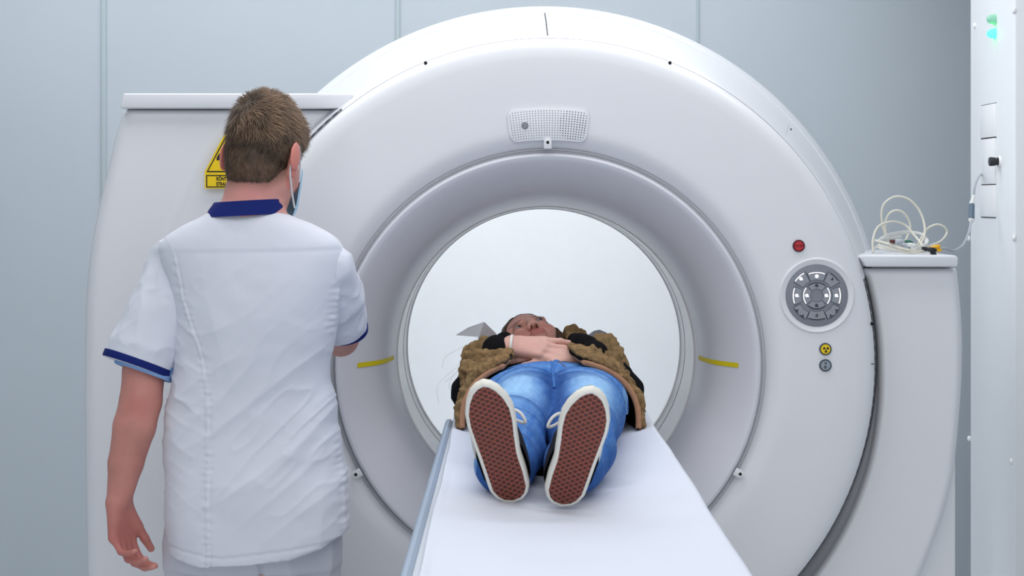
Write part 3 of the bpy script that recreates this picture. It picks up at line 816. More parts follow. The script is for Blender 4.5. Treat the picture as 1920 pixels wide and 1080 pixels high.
# trunk lead towards the cabinet and its connector
wire([(1690, 470.4, 4.2), (1740, 468, 4.3), (1770, 465.6, 4.4), (1788, 470, 4.46), (1805, 460, 4.55), (1815, 440, 4.64), (1820, 420, 4.7), (1821.5, 410, 4.72)], .0034, m_plug)
b = MB(); b.tube([P(1821.5, 410, 4.72), P(1822.2, 383, 4.74)], [.0088, .0083], 14); con = b.build('connector', m_cgrey, ec); con['label'] = 'blue-grey cable connector'
b = MB(); b.tube([P(1820.5, 417, 4.716), P(1821.3, 411, 4.72)], [.0055, .0095], 14); b.build('connector_collar', m_cablew, con)
b = MB(); b.tube([P(1822.2, 384, 4.74), P(1823, 379, 4.742), P(1826, 366, 4.75)], [.0085, .0075, .004], 14); b.build('connector_collar', m_cablew, con)
wire([(1826, 366, 4.75), (1828, 350, 4.75), (1833, 335, 4.77), (1839.5, 326.5, 4.888)], .0034, m_plug)
def clip(name, c, d, m, tilt, mb=None, lab=None):
    """a small grabber clip: two jaws, a hinge and a cable boot"""
    s_ = thing; b = MB(); q = P(c[0], c[1], d)
    u = Vector((math.cos(tilt), 0, math.sin(tilt))); v = Vector((-u.z, 0, u.x))
    b.tube([q-u*.014, q-u*.006+v*.002, q+u*.004+v*.004, q+u*.012+v*.0055], [.003, .0062, .0065, .004], 10)
    b.tube([q+u*.0-v*.003, q+u*.009-v*.0045, q+u*.015-v*.004], [.0045, .005, .003], 10)
    o = b.build(name, m, ec); 
    if lab: o['label'] = lab
    b = MB(); b.tube([q-u*.024-v*.001, q-u*.012], [.0042, .0058], 10); b.build('clip_boot', mb or m, o); return o
clip('clip', (1702, 457, ), 4.06, m_cgreen, -.35, m_plug, 'green clip')
clip('clip', (1708, 462), 4.05, m_cablew, -.3, m_plug, 'white clip')
clip('clip', (1686, 455), 4.055, m_plug, -.2, mat('clip_red_brown', lin(88, 40, 44), .5, .4), 'grey clip')
clip('clip', (1754, 466), 4.06, m_cyel, .05, m_cyel, 'yellow clip')
clip('clip', (1746, 470.5), 4.04, m_cblk, -.35, m_cblk, 'black clip')
# ============================================================ woman lying on the table
m_skin = mat('skin', lin(215, 165, 150), .5, .35, attr=True, sss=.12)
m_jeans = mat('denim', lin(80, 130, 195), .8, .2, attr=True, var=.10, vscale=260, bump=.25, bscale=700)
m_sweater = mat('black_knit', lin(16, 16, 20), .9, .15, var=.3, vscale=150, bump=.5, bscale=300)
m_sherpa = mat('sherpa_brown', lin(122, 100, 72), .95, .1, attr=True, var=.28, vscale=160, bump=.9, bscale=260)
m_trim = mat('suede_trim', lin(172, 128, 100), .8, .2, var=.06, vscale=60)
m_hair = mat('brown_hair', lin(92, 66, 50), .5, .4, var=.3, vscale=120)
m_eyew = mat('eye_white', lin(176, 166, 164), .25, .5)
m_iris = mat('eye_iris', lin(40, 30, 26), .2, .6)
m_rubber = mat('white_rubber', lin(238, 236, 226), .55, .4)
m_upper = mat('shoe_canvas', lin(22, 24, 34), .85, .2)
m_lace = mat('lace_white', lin(236, 234, 232), .8, .2)
m_cuff = mat('white_band', lin(235, 232, 226), .6, .3)
m_stitch = mat('orange_stitch', lin(150, 110, 84), .7, .2)
m_brass = mat('zip_brass', lin(150, 120, 70), .4, .5, metal=.6)

wm = thing('person', 'person lying on the table in blue jeans and brown fleece jacket with hands on belly', 'person', (.09, 3.6, 1.02))
# ---- body, one continuous surface
HMw = Matrix.Translation((.054, 4.30, 1.143)) @ Matrix.Rotation(math.radians(17), 4, 'Z') @ Matrix.Rotation(math.radians(-17), 4, 'Y') @ Matrix.Rotation(math.radians(27), 4, 'X') @ Matrix(((-1, 0, 0, 0), (0, 0, 1, 0), (0, 1, 0, 0), (0, 0, 0, 1))) @ Matrix.Scale(.97, 4)
S = SDF((-.20, 2.74, .985), (.37, 4.46, 1.28), .003)
add_head(S, HMw, True)
S.cone(HMw @ Vector((0, -.025, -.05)), (.075, 4.13, 1.09), .047, .055, .02)
S.loft('y', [(3.55, .0925, .14, 1.08, .06), (3.7, .0925, .145, 1.085, .065), (3.85, .092, .115, 1.085, .062), (4.0, .09, .135, 1.09, .07), (4.1, .088, .15, 1.085, .065), (4.14, .085, .10, 1.085, .05)], .02)
JL, JR = [(.02, 3.62, 1.085), (-.002, 3.2, 1.085), (-.012, 2.88, 1.07)], [(.168, 3.62, 1.085), (.140, 3.2, 1.085), (.113, 2.86, 1.07)]
for J in (JL, JR): S.chain(J, (.066, .045, .030), .02)
for s, sh in ((-1, (-.085, 4.06, 1.085)), (1, (.262, 4.06, 1.085))): pass
WR, WL = Vector((-.004, 3.855, 1.191)), Vector((.168, 3.850, 1.166))
S.chain([(-.05, 4.08, 1.085), (-.098, 3.88, 1.078), tuple(WR)], (.042, .036, .0245), .012)
S.chain([(.235, 4.08, 1.085), (.268, 3.88, 1.08), tuple(WL)], (.042, .036, .0245), .012)
tips = hand(S, WR, (1, -.08, -.04), (.05, -.85, 1), (.10, 1, .85), .93, spread=.17, percurl=[(10, 12, 8), (10, 14, 10), (12, 14, 10), (12, 16, 12)], tdir=(.8, .5, -.3))
tips += hand(S, WL, (-1, -.14, -.03), (-.05, -.55, 1), (-.15, 1, .55), .92, spread=.12, curl=(4, 8, 6), tdir=(-.85, .4, -.2))
for J, fd in ((JL, ((-.040, 2.775, 1.15))), (JR, ((.122, 2.745, 1.145)))):
    S.cone(J[2], fd, .028, .018, .02)
V, Fq = S.mesh(1)
c = skin_cols(V, lin(226, 178, 164), HMw, True)
for (p, d, i) in tips:
    r = np.linalg.norm(V-np.array(p-d*.002), axis=1); wgt = (sst(.012, .007, r)*.35)[:, None]
    c = c*(1-wgt)+np.array(lin(226, 150, 140)[:3])*wgt
# face light painted in: skin lifted and warmed against the shade of the bore
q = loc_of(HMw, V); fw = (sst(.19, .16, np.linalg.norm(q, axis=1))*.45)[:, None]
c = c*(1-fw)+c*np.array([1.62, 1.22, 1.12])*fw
mesh_np('body', V, Fq, m_skin, wm, c)
# eyes, lashes
for s in (-1, 1):
    ce = HMw @ Vector((s*.032, .0765, 0)); b = MB(); b.sphere(ce, .0125, 18, 12); e = b.build('eye', m_eyew, wm)
    gz = (HMw.to_3x3() @ Vector((-.42, .82, .05))).normalized()
    b = MB(); b.lathe([(.0058, .0108), (.005, .0117), (.003, .0127), (.0002, .0130)], ce, gz, 16); b.build('iris', m_iris, e)
    b = MB()
    for k in range(13):
        t = -1+2*k/12; x = s*.032+t*.0135; z = .0035*(1-t*t)+.0005
        p0 = HMw @ Vector((x, .0895-.004*t*t, z)); p1 = HMw @ Vector((x+t*.003, .0955-.004*t*t, z+.0025))
        b.tube([p0, (p0+p1)/2+Vector((0, 0, -.0006)), p1], [.00045, .0004, .0002], 4)
    b.build('eyelashes', m_iris, wm)
# hair
S = SDF((-.12, 4.12, 1.02), (.2, 4.46, 1.28), .003)
S.ell((0, -.016, .027), (.083, .1, .093), .01, M=HMw); S.ell((0, -.012, -.01), (.088, .05, .06), .02, M=HMw); S.ell((0, -.06, -.02), (.068, .055, .07), .02, M=HMw)
S.ell((-.076, .0, -.035), (.020, .05, .06), .02, M=HMw); S.ell((.074, .0, -.02), (.020, .05, .06), .02, M=HMw); S.ell((.03, -.09, -.03), (.04, .04, .05), .03, M=HMw)
I = np.array(HMw.inverted())
def hcut(x, y, z):
    ly = x*I[1, 0]+y*I[1, 1]+z*I[1, 2]+I[1, 3]; lz = x*I[2, 0]+y*I[2, 1]+z*I[2, 2]+I[2, 3]
    return ((np.interp(ly.ravel(), [-.13, -.04, .0, .03, .06, .1], [-.10, -.09, -.07, -.02, .054, .072]).reshape(ly.shape)-lz)*.7).astype(np.float32)
S.cut(hcut, .008)
V, Fq = S.mesh(1); N = normals(V, Fq); q = loc_of(HMw, V)
ang = np.arctan2(q[:, 0], q[:, 1]+.02)
V = V+N*(.0022*(ridge(np.stack([q[:, 0], q[:, 2], q[:, 0]*0], 1), (160, 25, 1))-.5))[:, None]
hair = mesh_np('hair', V, Fq, m_hair, wm)
rnd = random.Random(5); b = MB()
for k in range(5):
    a = rnd.random(); px0 = 900+rnd.uniform(-26, 12); py0 = 645+rnd.uniform(-12, 16); ln = rnd.uniform(.4, 1)
    p = [P(px0+20, py0-14, 4.1), P(px0, py0, 4.06), P(px0-22-rnd.uniform(0, 14), py0+30*ln, 4.0), P(px0-38-rnd.uniform(0, 24), py0+66*ln, 3.94), P(px0-48-rnd.uniform(-6, 26), py0+104*ln, 3.9)]
    b.tube(catmull(p, 4), .00022, 4)
for k in range(0):
    a0 = rnd.uniform(-1.3, 1.3); z0 = rnd.uniform(.02, .10)
    p0 = Vector((.080*math.sin(a0), rnd.uniform(-.02, .03), z0)); p0 = Vector((.078*math.sin(a0), .05*math.cos(a0), z0))
    d = p0.normalized(); p = [HMw @ (p0*1.0), HMw @ (p0*1.06+Vector((0, .01, .01))), HMw @ (p0*1.10+Vector((rnd.uniform(-.012, .012), rnd.uniform(-.012, .012), .012)))]
    b.tube(catmull(p, 4), .0004, 4)
b.build('loose_hair', m_hair, hair)['kind'] = 'stuff'
# white band at the right wrist
d = Vector((1, -.1, -.03)).normalized(); b = MB()
b.lathe([(.0262, -.004), (.0285, -.0035), (.0288, .0025), (.0262, .003)], WR+d*.004, d, 28); b.build('wrist_band', m_cuff, wm)

# ---- black sweater
S = SDF((-.23, 3.66, .985), (.40, 4.2, 1.26), .004)
S.loft('y', [(3.69, .0925, .150, 1.085, .070), (3.8, .092, .135, 1.085, .072), (3.95, .09, .15, 1.09, .082), (4.06, .088, .165, 1.09, .082), (4.13, .085, .12, 1.09, .065), (4.165, .08, .07, 1.09, .058)], .02, 2.2)
S.chain([(-.055, 4.09, 1.085), (-.100, 3.88, 1.076), WR-Vector((.034, 0, .008))], (.052, .044, .034), .015)
S.chain([(.24, 4.09, 1.085), (.270, 3.87, 1.08), (.24, 3.86, 1.12), WL+Vector((.03, .002, .004))], (.052, .046, .042, .034), .015)
for (px, py, d, r) in ((960, 645, 3.9, .019), (946, 640, 3.92, .022), (932, 652, 3.9, .022), (950, 664, 3.88, .020), (926, 660, 3.87, .018), (1078, 638, 3.9, .018), (1094, 642, 3.9, .020), (1108, 650, 3.9, .020), (1092, 655, 3.88, .02), (1086, 660, 3.86, .016), (1100, 645, 3.872, .023), (1088, 643, 3.876, .022)):
    S.ell(P(px, py, d), r, .012)
S.cut(lambda x, y, z: (np.maximum(TZ-.030*(1-np.minimum(np.abs((x-TX)/TW), 1)**2), 1.0)+.006-z).astype(np.float32))
V, Fq = S.mesh(1); N = normals(V, Fq)
V = V+N*(.006*(ridge(V, (26, 26, 40))-.6))[:, None]
mesh_np('sweater', V, Fq, m_sweater, wm)

# ---- jeans
S = SDF((-.12, 2.82, .985), (.30, 3.80, 1.22), .0035)
S.loft('y', [(3.50, .0925, .135, 1.078, .066), (3.58, .0925, .158, 1.083, .077), (3.66, .0925, .163, 1.085, .081), (3.74, .0925, .156, 1.085, .080), (3.785, .0925, .150, 1.085, .078)], .012, 2.4)
S.cone((.0925, 3.40, 1.125), (.0925, 3.66, 1.196), .030, .024, .035, True)
for J, s in ((JL, -1), (JR, 1)):
    x0, x1, x2 = J[0][0], J[1][0], J[2][0]
    S.chain([(x0, 3.60, 1.083), (x0-.004*s, 3.44, 1.082), (x1, 3.2, 1.085), (x1-.004*s, 3.05, 1.07), (x2, 2.905, 1.064)], (.082, .076, .0625, .057, .052), .02)
S.cut(lambda x, y, z: (np.maximum(TZ-.030*(1-np.minimum(np.abs((x-TX)/TW), 1)**2), 1.0)+.005-z).astype(np.float32))
S.cut(lambda x, y, z: np.broadcast_to(np.maximum(2.868-y, y-3.772), np.broadcast(x, y, z).shape).astype(np.float32))
V, Fq = S.mesh(1); N = normals(V, Fq)
x, y, z = V.T
leg = np.where(x < .0925, .012, .145)
cr = np.exp(-((y-3.55)/.10)**2)
diag = ridge(np.stack([(x-.0925)*0, y*1.0+np.abs(x-.0925)*.9, z*.3], 1), (1, 26, 10))**3
fold = .006*cr*diag*(N[:, 2] > -.2)
kn = np.exp(-((y-3.16)/.07)**2)+.9*np.exp(-((y-2.95)/.07)**2)
diag2 = kn*ridge(np.stack([x*.4, y, z*.4], 1), (14, 30, 20))**4
fold += .008*kn*ridge(np.stack([x*.4, y, z*.4], 1), (14, 30, 20))**2
fold += .003*(fbm(V, 14, 2)-.5)
V = V+N*fold[:, None]
up = np.clip(N[:, 2], 0, 1)
side = np.abs(x-np.where(x < .0925, .01, .172))
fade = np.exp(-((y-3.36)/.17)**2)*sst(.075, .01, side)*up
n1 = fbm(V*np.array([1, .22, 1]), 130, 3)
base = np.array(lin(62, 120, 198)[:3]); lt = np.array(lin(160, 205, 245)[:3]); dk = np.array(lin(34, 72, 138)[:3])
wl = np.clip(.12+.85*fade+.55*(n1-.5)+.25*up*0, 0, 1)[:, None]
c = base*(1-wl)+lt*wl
crs = np.clip(diag*cr*.75+diag2*.7+.85*(1-sst(.0, .04, np.abs(x-.0925)))*(y < 3.62), 0, .8)[:, None]  # crotch and crease shading mixed into the denim colour
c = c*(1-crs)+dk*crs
sh = (sst(.55, -.1, N[:, 2])*.55+.25*sst(3.2, 2.95, y))[:, None]; c = c*(1-sh)+np.array(lin(40, 84, 150)[:3])*sh  # shade on undersides and lower legs painted into the colour
seam = (np.abs(np.abs(x-.0925)-.158) < .004)[:, None]*.4; c = c*(1-seam)+lt*seam
wb = sst(3.738, 3.744, y)[:, None]*.25; c = c*(1-wb)+dk*wb
ed = (np.abs(y-3.741) < .003)[:, None]*.35; c = c*(1-ed)+dk*ed
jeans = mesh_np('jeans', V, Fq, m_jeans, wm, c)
def jtop(x, y, lift=.002):
    """height of the jeans front at x,y"""
    m = (np.abs(V[:, 0]-x) < .006) & (np.abs(V[:, 1]-y) < .006)
    return float(V[m, 2].max())+lift if m.any() else 1.166
m_den2 = mat('denim_seam', lin(72, 122, 190), .8, .2, var=.2, vscale=200)
b = MB(); fy = [Vector((.0925, yy, jtop(.0925, yy, -.0012))) for k, yy in enumerate(np.linspace(3.762, 3.50, 9))]
b.tube(catmull(fy, 4), .0032, 8); b.build('fly_seam', m_den2, jeans)
b = MB(); st = [Vector((.105+.016*math.sin(t*1.7), 3.735-.10*t, jtop(.105+.016*math.sin(t*1.7), 3.735-.10*t, .0006))) for t in np.linspace(0, 1, 9)]
b.tube(catmull(st, 4), .0008, 6); b.build('stitching', m_stitch, jeans)
b = MB(); q = Vector((.1045, 3.757, jtop(.1045, 3.757, -.0005))); b.lathe([(.008, -.003), (.0085, .001), (.006, .003), (.0003, .0034)], q, (0, -.3, 1), 16); b.build('button', m_den2, jeans)

# ---- jacket: brown fleece, tan hem, black lining
S = SDF((-.21, 3.48, .985), (.39, 4.24, 1.25), .0035)
HY = 3.585
S.loft('y', [(HY-.03, .0865, .214, 1.050, .146), (3.66, .0865, .210, 1.055, .146), (3.78, .088, .200, 1.06, .14), (3.9, .089, .19, 1.065, .133), (4.0, .089, .185, 1.07, .132), (4.1, .087, .185, 1.075, .125), (4.17, .085, .14, 1.08, .10)], .01, 2.25)
for (px, py, d, r) in ((1068, 634, 4.10, .032), (1083, 641, 4.07, .030), (1130, 652, 3.92, .032), (1128, 668, 3.88, .046), (902, 670, 3.87, .040), (915, 657, 3.89, .028), (898, 690, 3.86, .044), (890, 700, 3.80, .035), (1140, 690, 3.86, .044), (1104, 668, 3.84, .024), (925, 676, 3.83, .022)):
    S.ell(P(px, py, d), r, .02)
S.loft('y', [(HY-.06, .0865, .196, 1.050, .127), (3.66, .0865, .190, 1.055, .126), (3.78, .088, .176, 1.06, .118), (3.9, .089, .165, 1.065, .112), (4.0, .089, .163, 1.07, .11), (4.09, .087, .15, 1.075, .10)], .004, 2.25, True)
# open front: left and right edges drift apart from hem to collar
def gap(x, y, z):
    xl = np.interp(y.ravel(), [3.5, 3.66, 3.8, 3.95, 4.2], [-.040, -.010, .0, .005, .02]).reshape(y.shape)
    xr = np.interp(y.ravel(), [3.5, 3.66, 3.8, 3.95, 4.2], [.190, .150, .135, .14, .13]).reshape(y.shape)
    inside = np.minimum(np.minimum(x-xl, xr-x)+0*z, z-1.11+0*x)
    return inside.astype(np.float32)
S.cut(gap, .012)
def hem(x, y, z):
    u = (x-TX)/.22
    hy = HY+.055*np.clip((z-1.03)/.12, 0, 1)+.012*np.sin(x*23)
    return (hy-y).astype(np.float32)
S.cut(hem, .01)
S.cut(lambda x, y, z: (np.maximum(TZ-.030*(1-np.minimum(np.abs((x-TX)/TW), 1)**2), 1.0)+.004-z).astype(np.float32))
V, Fq = S.mesh(2); N = normals(V, Fq)
x, y, z = V.T
rad = np.sqrt(((x-.0875)/.2)**2+((z-1.06)/.135)**2)
outer = (((x-.0875)*N[:, 0]+(z-1.06)*1.4*N[:, 2]) > .02)
tuft = fbm(V, 62, 2); tuft2 = ridge(V, (75, 75, 75))
inner = ~outer & (rad < 1.0)
V = V+N*(np.where(inner, 0, 1)*(.018*(tuft-.45)+.006*(tuft2-.5)))[:, None]
V[:, 2] = np.maximum(V[:, 2], TZ-.030*(1-np.minimum(np.abs((V[:, 0]-TX)/TW), 1)**2)+.004)
c = np.array(lin(128, 106, 76)[:3])*(1+1.1*(tuft-.5))[:, None]
warm = np.array(lin(150, 112, 74)[:3])*(1+.9*(tuft-.5))[:, None]
wv = np.clip(fbm(V, 7, 2)*1.4-.4, 0, 1)[:, None]*.5
c = c*(1-wv)+warm*wv
ib = (inner & (y > HY+.004))[:, None]*1.0
c = c*(1-ib)+np.array(lin(10, 10, 12)[:3])*ib
jacket = mesh_np('jacket', V, Fq, m_sherpa, wm, c)
jacket['label'] = 'brown fleece jacket with black lining'
# suede band along the inside of the hem and the open fronts
def hemtrim(side):
    pts = []
    cx, cz, rx, rz = .0865, 1.052, .198, .130
    a_end = math.acos(min(1, abs((-.022 if side < 0 else .165)-cx)/rx)**1.12)
    for t in np.linspace(-.12, a_end, 30):
        ct, st_ = math.cos(t), math.sin(t)
        xx = cx+side*rx*abs(ct)**(2/2.25); zz = cz+rz*math.copysign(abs(st_)**(2/2.25), st_)
        zz = max(zz, zs(xx)+.008)
        hy = HY+.055*min(max((zz-1.03)/.12, 0), 1)+.012*math.sin(xx*23)
        pts.append(Vector((xx, hy-.001, zz)))
    up_ = pts[-1]
    for k in range(1, 5): pts.append(Vector((up_.x+(.004 if side > 0 else .004)*k*(-1 if side > 0 else 1), up_.y+.03*k, up_.z+.002)))
    b = MB()
    b.tube(catmull(pts, 3), .0068, 10); b.build('hem_trim', m_trim, jacket)
hemtrim(-1); hemtrim(1)
# black lining of the jacket back spread under the thighs
rows = []
for yy in np.linspace(3.10, 3.75, 10): rows.append([Vector((xx, yy, zs(xx)+.0068)) for xx in np.linspace(.035, .115, 8)])
b = MB(); b.grid(rows); b.build('jacket_lining', m_sweater, jacket, fix=False)
b = MB(); zp = catmull([P(957, 672, 3.70), P(955, 668, 3.69), P(958, 663, 3.685), P(962, 664, 3.68), P(962, 669, 3.68), P(957, 674, 3.69)], 4)
b.tube(zp, .0017, 6); b.build('zip_pull', m_brass, jacket)

# ---- shoes
def pat_sole():
    m = bpy.data.materials.new('waffle_sole'); m.use_nodes = True; nt = m.node_tree; bs = nt.nodes['Principled BSDF']
    bs.inputs['Roughness'].default_value = .6
    a = nt.nodes.new('ShaderNodeAttribute'); a.attribute_name = 'uvs'
    L = nt.links; sx = nt.nodes.new('ShaderNodeSeparateXYZ'); L.new(a.outputs['Vector'], sx.inputs[0])
    def mth(op, *ins):
        n = nt.nodes.new('ShaderNodeMath'); n.operation = op
        for i, v in enumerate(ins):
            if isinstance(v, (int, float)): n.inputs[i].default_value = v
            else: L.new(v, n.inputs[i])
        return n.outputs[0]
    def lattice(ou, ov):
        pu, pv = .0150, .0108
        fu = mth('MULTIPLY', mth('SUBTRACT', mth('FRACT', mth('ADD', mth('DIVIDE', sx.outputs[0], pu), ou)), .5), pu)
        fv = mth('MULTIPLY', mth('SUBTRACT', mth('FRACT', mth('ADD', mth('DIVIDE', sx.outputs[1], pv), ov)), .5), pv)
        return mth('SQRT', mth('ADD', mth('MULTIPLY', fu, fu), mth('MULTIPLY', fv, fv)))
    d = mth('MINIMUM', lattice(0.0, 0.0), lattice(.5, .5))
    mr = nt.nodes.new('ShaderNodeMapRange'); mr.inputs[1].default_value = .0022; mr.inputs[2].default_value = .0040; L.new(d, mr.inputs[0])
    tc = nt.nodes.new('ShaderNodeTexCoord'); n = nt.nodes.new('ShaderNodeTexNoise'); n.inputs['Scale'].default_value = 40; L.new(tc.outputs['Object'], n.inputs['Vector'])
    m1 = nt.nodes.new('ShaderNodeMix'); m1.data_type = 'RGBA'; m1.inputs[6].default_value = lin(84, 40, 38); m1.inputs[7].default_value = lin(158, 84, 68); L.new(mr.outputs[0], m1.inputs[0])
    m2 = nt.nodes.new('ShaderNodeMix'); m2.data_type = 'RGBA'; m2.blend_type = 'MULTIPLY'; m2.inputs[0].default_value = .25; L.new(m1.outputs[2], m2.inputs[6]); L.new(n.outputs['Color'], m2.inputs[7])
    L.new(m2.outputs[2], bs.inputs['Base Color'])
    bp = nt.nodes.new('ShaderNodeBump'); bp.inputs['Distance'].default_value = .003; bp.inputs['Strength'].default_value = .8; L.new(mr.outputs[0], bp.inputs['Height']); L.new(bp.outputs[0], bs.inputs['Normal'])
    return m
m_waffle = pat_sole()
def shoe(H, T, mirror, label):
    """H heel end of the sole, T toe end; mirror=+1: inner side towards +X"""
    H, T = Vector(H), Vector(T); a = (T-H); L = a.length; a.normalize()
    v = Vector((1, 0, 0)); v = (v-a*v.dot(a)).normalized()
    n = v.cross(a).normalized()
    if n.y > 0: n = -n                                     # out of the sole, towards the viewer
    v = v*mirror
    ky = np.array([0, .02, .06, .12, .25, .40, .55, .68, .78, .87, .94, .98, 1.0])
    kin = np.array([0, .017, .027, .033, .0335, .031, .034, .038, .038, .032, .022, .012, 0])
    kout = np.array([0, .017, .027, .034, .036, .038, .041, .043, .041, .034, .024, .013, 0])
    ts = (1-np.cos(np.linspace(0, math.pi, 46)))/2
    wi = np.interp(ts, ky, kin); wo = np.interp(ts, ky, kout)
    def outline(g=0.0):
        pts = [(t*L, wi[i]) for i, t in enumerate(ts)]+[(ts[i]*L, -wo[i]) for i in range(len(ts)-2, 0, -1)]
        out_ = []
        for k, (pu, pv) in enumerate(pts):
            A, B_ = pts[k-1], pts[(k+1) % len(pts)]; tx, ty = B_[0]-A[0], B_[1]-A[1]; l = math.hypot(tx, ty)+1e-9
            out_.append((pu-ty/l*g, pv+tx/l*g))
        return out_
    W = lambda u_, v_, w_: H+a*u_+v*v_+n*w_
    
    # foxing
    rows = []
    for g, w_ in ((-.0045, .0008), (-.0012, .0012), (.0005, .0004), (.002, -.003), (.0022, -.010), (.002, -.016), (-.001, -.018), (-.006, -.018)):
        rows.append([W(u_, v_, w_ if w_ > -.004 else w_*(1.35-.55*u_/L)) for u_, v_ in outline(g)])
    fox_rows = rows
    ol = outline(-.0040); b = MB()
    # sole surface as a strip grid so it carries its own lattice coordinates
    me = bpy.data.meshes.new('sole'); n_ = len(ts); vs = []; uv = []
    for i in range(n_):
        aU = ol[i]; bU = ol[(2*n_-2-i) % len(ol)] if 0 < i < n_-1 else ol[i]
        for s_ in np.linspace(0, 1, 7):
            u_ = aU[0]+(bU[0]-aU[0])*s_; v_ = aU[1]+(bU[1]-aU[1])*s_; vs.append(W(u_, v_, .0004)); uv.append((v_*mirror, u_, 0))
    fs = [(i*7+j, i*7+j+1, (i+1)*7+j+1, (i+1)*7+j) for i in range(n_-1) for j in range(6)]
    me.from_pydata(vs, [], fs); at = me.attributes.new('uvs', 'FLOAT_VECTOR', 'POINT'); at.data.foreach_set('vector', np.array(uv, np.float32).ravel())
    me.materials.append(m_waffle); me.update(); sole_me = me
    # canvas upper
    rows = []
    hh = lambda t: float(np.interp(t, [0, .05, .2, .33, .45, .6, .8, .93, 1], [.050, .066, .074, .080, .078, .056, .030, .012, .003]))
    for i, t in enumerate(ts):
        if t < .004 or t > .997: continue
        h_ = hh(t); row = []
        for k in range(15):
            al = math.pi*k/14; cv = math.cos(al); sv = math.sin(al)
            wv = (wi[i] if cv > 0 else wo[i])*(.97+.26*float(sst(.08, .2, t)*sst(.50, .38, t)))
            opn = 1.0 if (t > .42) else .62
            row.append(W(t*L, wv*math.copysign(abs(cv)**(.7), cv)*(1 if sv < .8 or t > .42 else 1), -.014-h_*sv**.8*(opn if sv > .8 else 1)))
        rows.append(row)
    b = MB(); b.grid(rows); root = b.build('sneaker', m_upper, wm, sharp=60)
    b = MB(); b.grid(fox_rows, 0, True); b.build('foxing', m_rubber, root, sharp=60)
    o = link('sole', sole_me, root); o['label'] = 'red-brown waffle-patterned rubber sole'
    # collar rim, laces
    b = MB()
    for k in range(4):
        u_ = L*(.46+.075*k); h_ = hh(.46+.075*k)+.027
        pts = [W(u_-.006, wv, -h_+.014-.012*math.cos(wv/.03*1.4)) for wv in np.linspace(-.026, .024, 9)]
        b.tube(pts, .0034, 6)
    u_ = L*.44; h_ = hh(.44)
    b.tube(catmull([W(u_, .01, -h_-.028), W(u_+.006, .024, -h_-.026), W(u_+.004, .038, -h_-.012), W(u_-.008, .043, -h_-.002), W(u_-.012, .030, -h_-.014), W(u_, .01, -h_-.028)], 6), .0028, 6)
    b.tube(catmull([W(u_, -.01, -h_-.028), W(u_-.004, -.036, -h_-.020), W(u_-.02, -.046, -h_-.004), W(u_-.05, -.050, -h_+.002), W(u_-.085, -.049, -h_+.006)], 6), .0030, 6)
    b.tube(catmull([W(u_, -.01, -h_-.028), W(u_+.010, -.034, -h_-.022), W(u_+.002, -.050, -h_-.002), W(u_-.03, -.056, -h_+.006), W(u_-.06, -.056, -h_+.010)], 6), .0030, 6)
    b.build('laces', m_lace, root)
    return root
shoe((.0025, 2.815, 1.0135), (-.0490, 2.685, 1.2365), 1, '')
shoe((.0855, 2.785, 1.0125), (.1335, 2.655, 1.2290), -1, '')
# ============================================================ man in the white tunic, seen from behind
DM = 3.45
m_tunic = mat('tunic_white', lin(226, 229, 240), .8, .2, bump=.10, bscale=500, sheen=.1)
m_navy = mat('navy_band', lin(22, 38, 112), .75, .2, bump=.1, bscale=500)
m_lblue = mat('undershirt_blue', lin(140, 178, 228), .8, .2)
m_trous = mat('trousers_white', lin(206, 208, 220), .8, .2, bump=.1, bscale=400)
m_mhair = mat('short_brown_hair', lin(112, 86, 66), .6, .3, attr=True)
m_mask = mat('mask_blue', lin(178, 216, 240), .8, .2)
m_strap = mat('mask_strap', lin(222, 226, 232), .8, .2)
m_clog = mat('white_clog', lin(225, 226, 228), .5, .4)
m_lbl = mat('label_blue', lin(40, 70, 170), .7, .2)
mn = thing('person', 'person seen from behind in white tunic with navy collar, standing left of the table', 'person', (-.55, DM, 0))
HMm = Matrix.Translation((*P(498, 300, 3.475)[:],)) @ Matrix.Rotation(math.radians(-19), 4, 'Z') @ Matrix.Rotation(math.radians(-16), 4, 'X') @ Matrix.Diagonal((.90, .97, 1.09, 1))
def p3(px, py, d=DM): return tuple(P(px, py, d))
S = SDF((-.96, 3.22, .02), (-.26, 3.95, 1.83), .0035)
add_head(S, HMm)
for s in (-1, 1):
    S.ell((s*.0945-.003, -.024, .000), (.0065, .022, .030), .006, M=HMm); S.ell((s*.083, -.008, -.028), (.006, .010, .012), .006, M=HMm)
nb = Vector(p3(468, 398, 3.44))
S.cone(HMm @ Vector((0, -.028, -.045)), nb, .056, .062, .025)
S.cone(HMm @ Vector((0, -.06, -.02)), nb, .036, .045, .03)
S.loft('z', [(P(0, 385, DM).z, -.572, .065, 3.44, .06), (P(0, 430, DM).z, -.57, .13, 3.45, .075), (P(0, 480, DM).z, -.565, .165, 3.455, .09), (P(0, 600, DM).z, -.563, .155, 3.46, .10), (P(0, 760, DM).z, -.563, .145, 3.455, .09), (P(0, 950, DM).z, -.558, .17, 3.45, .11), (P(0, 1060, DM).z, -.558, .165, 3.45, .10)], .02)
for s in (-1, 1): S.chain([(-.558+s*.085, 3.45, .78), (-.56+s*.10, 3.46, .48), (-.56+s*.105, 3.45, .10)], (.085, .058, .042), .02)
ELB, WR_ = p3(264, 752, 3.42), p3(223, 938, 3.375)
S.chain([p3(345, 505, 3.485), p3(288, 620, 3.468), p3(270, 695, 3.442), ELB, p3(252, 800, 3.40), p3(236, 868, 3.39), WR_], (.045, .046, .045, .0445, .0445, .037, .026), .006)
tips_m = hand(S, WR_, (.09, -.02, -1), (-.86, .42, -.10), (.45, .88, .02), 1.0, percurl=[(22, 34, 22), (24, 44, 26), (28, 50, 28), (30, 50, 30)], spread=.01, tdir=(.42, .28, -.86), tcurl=-2)
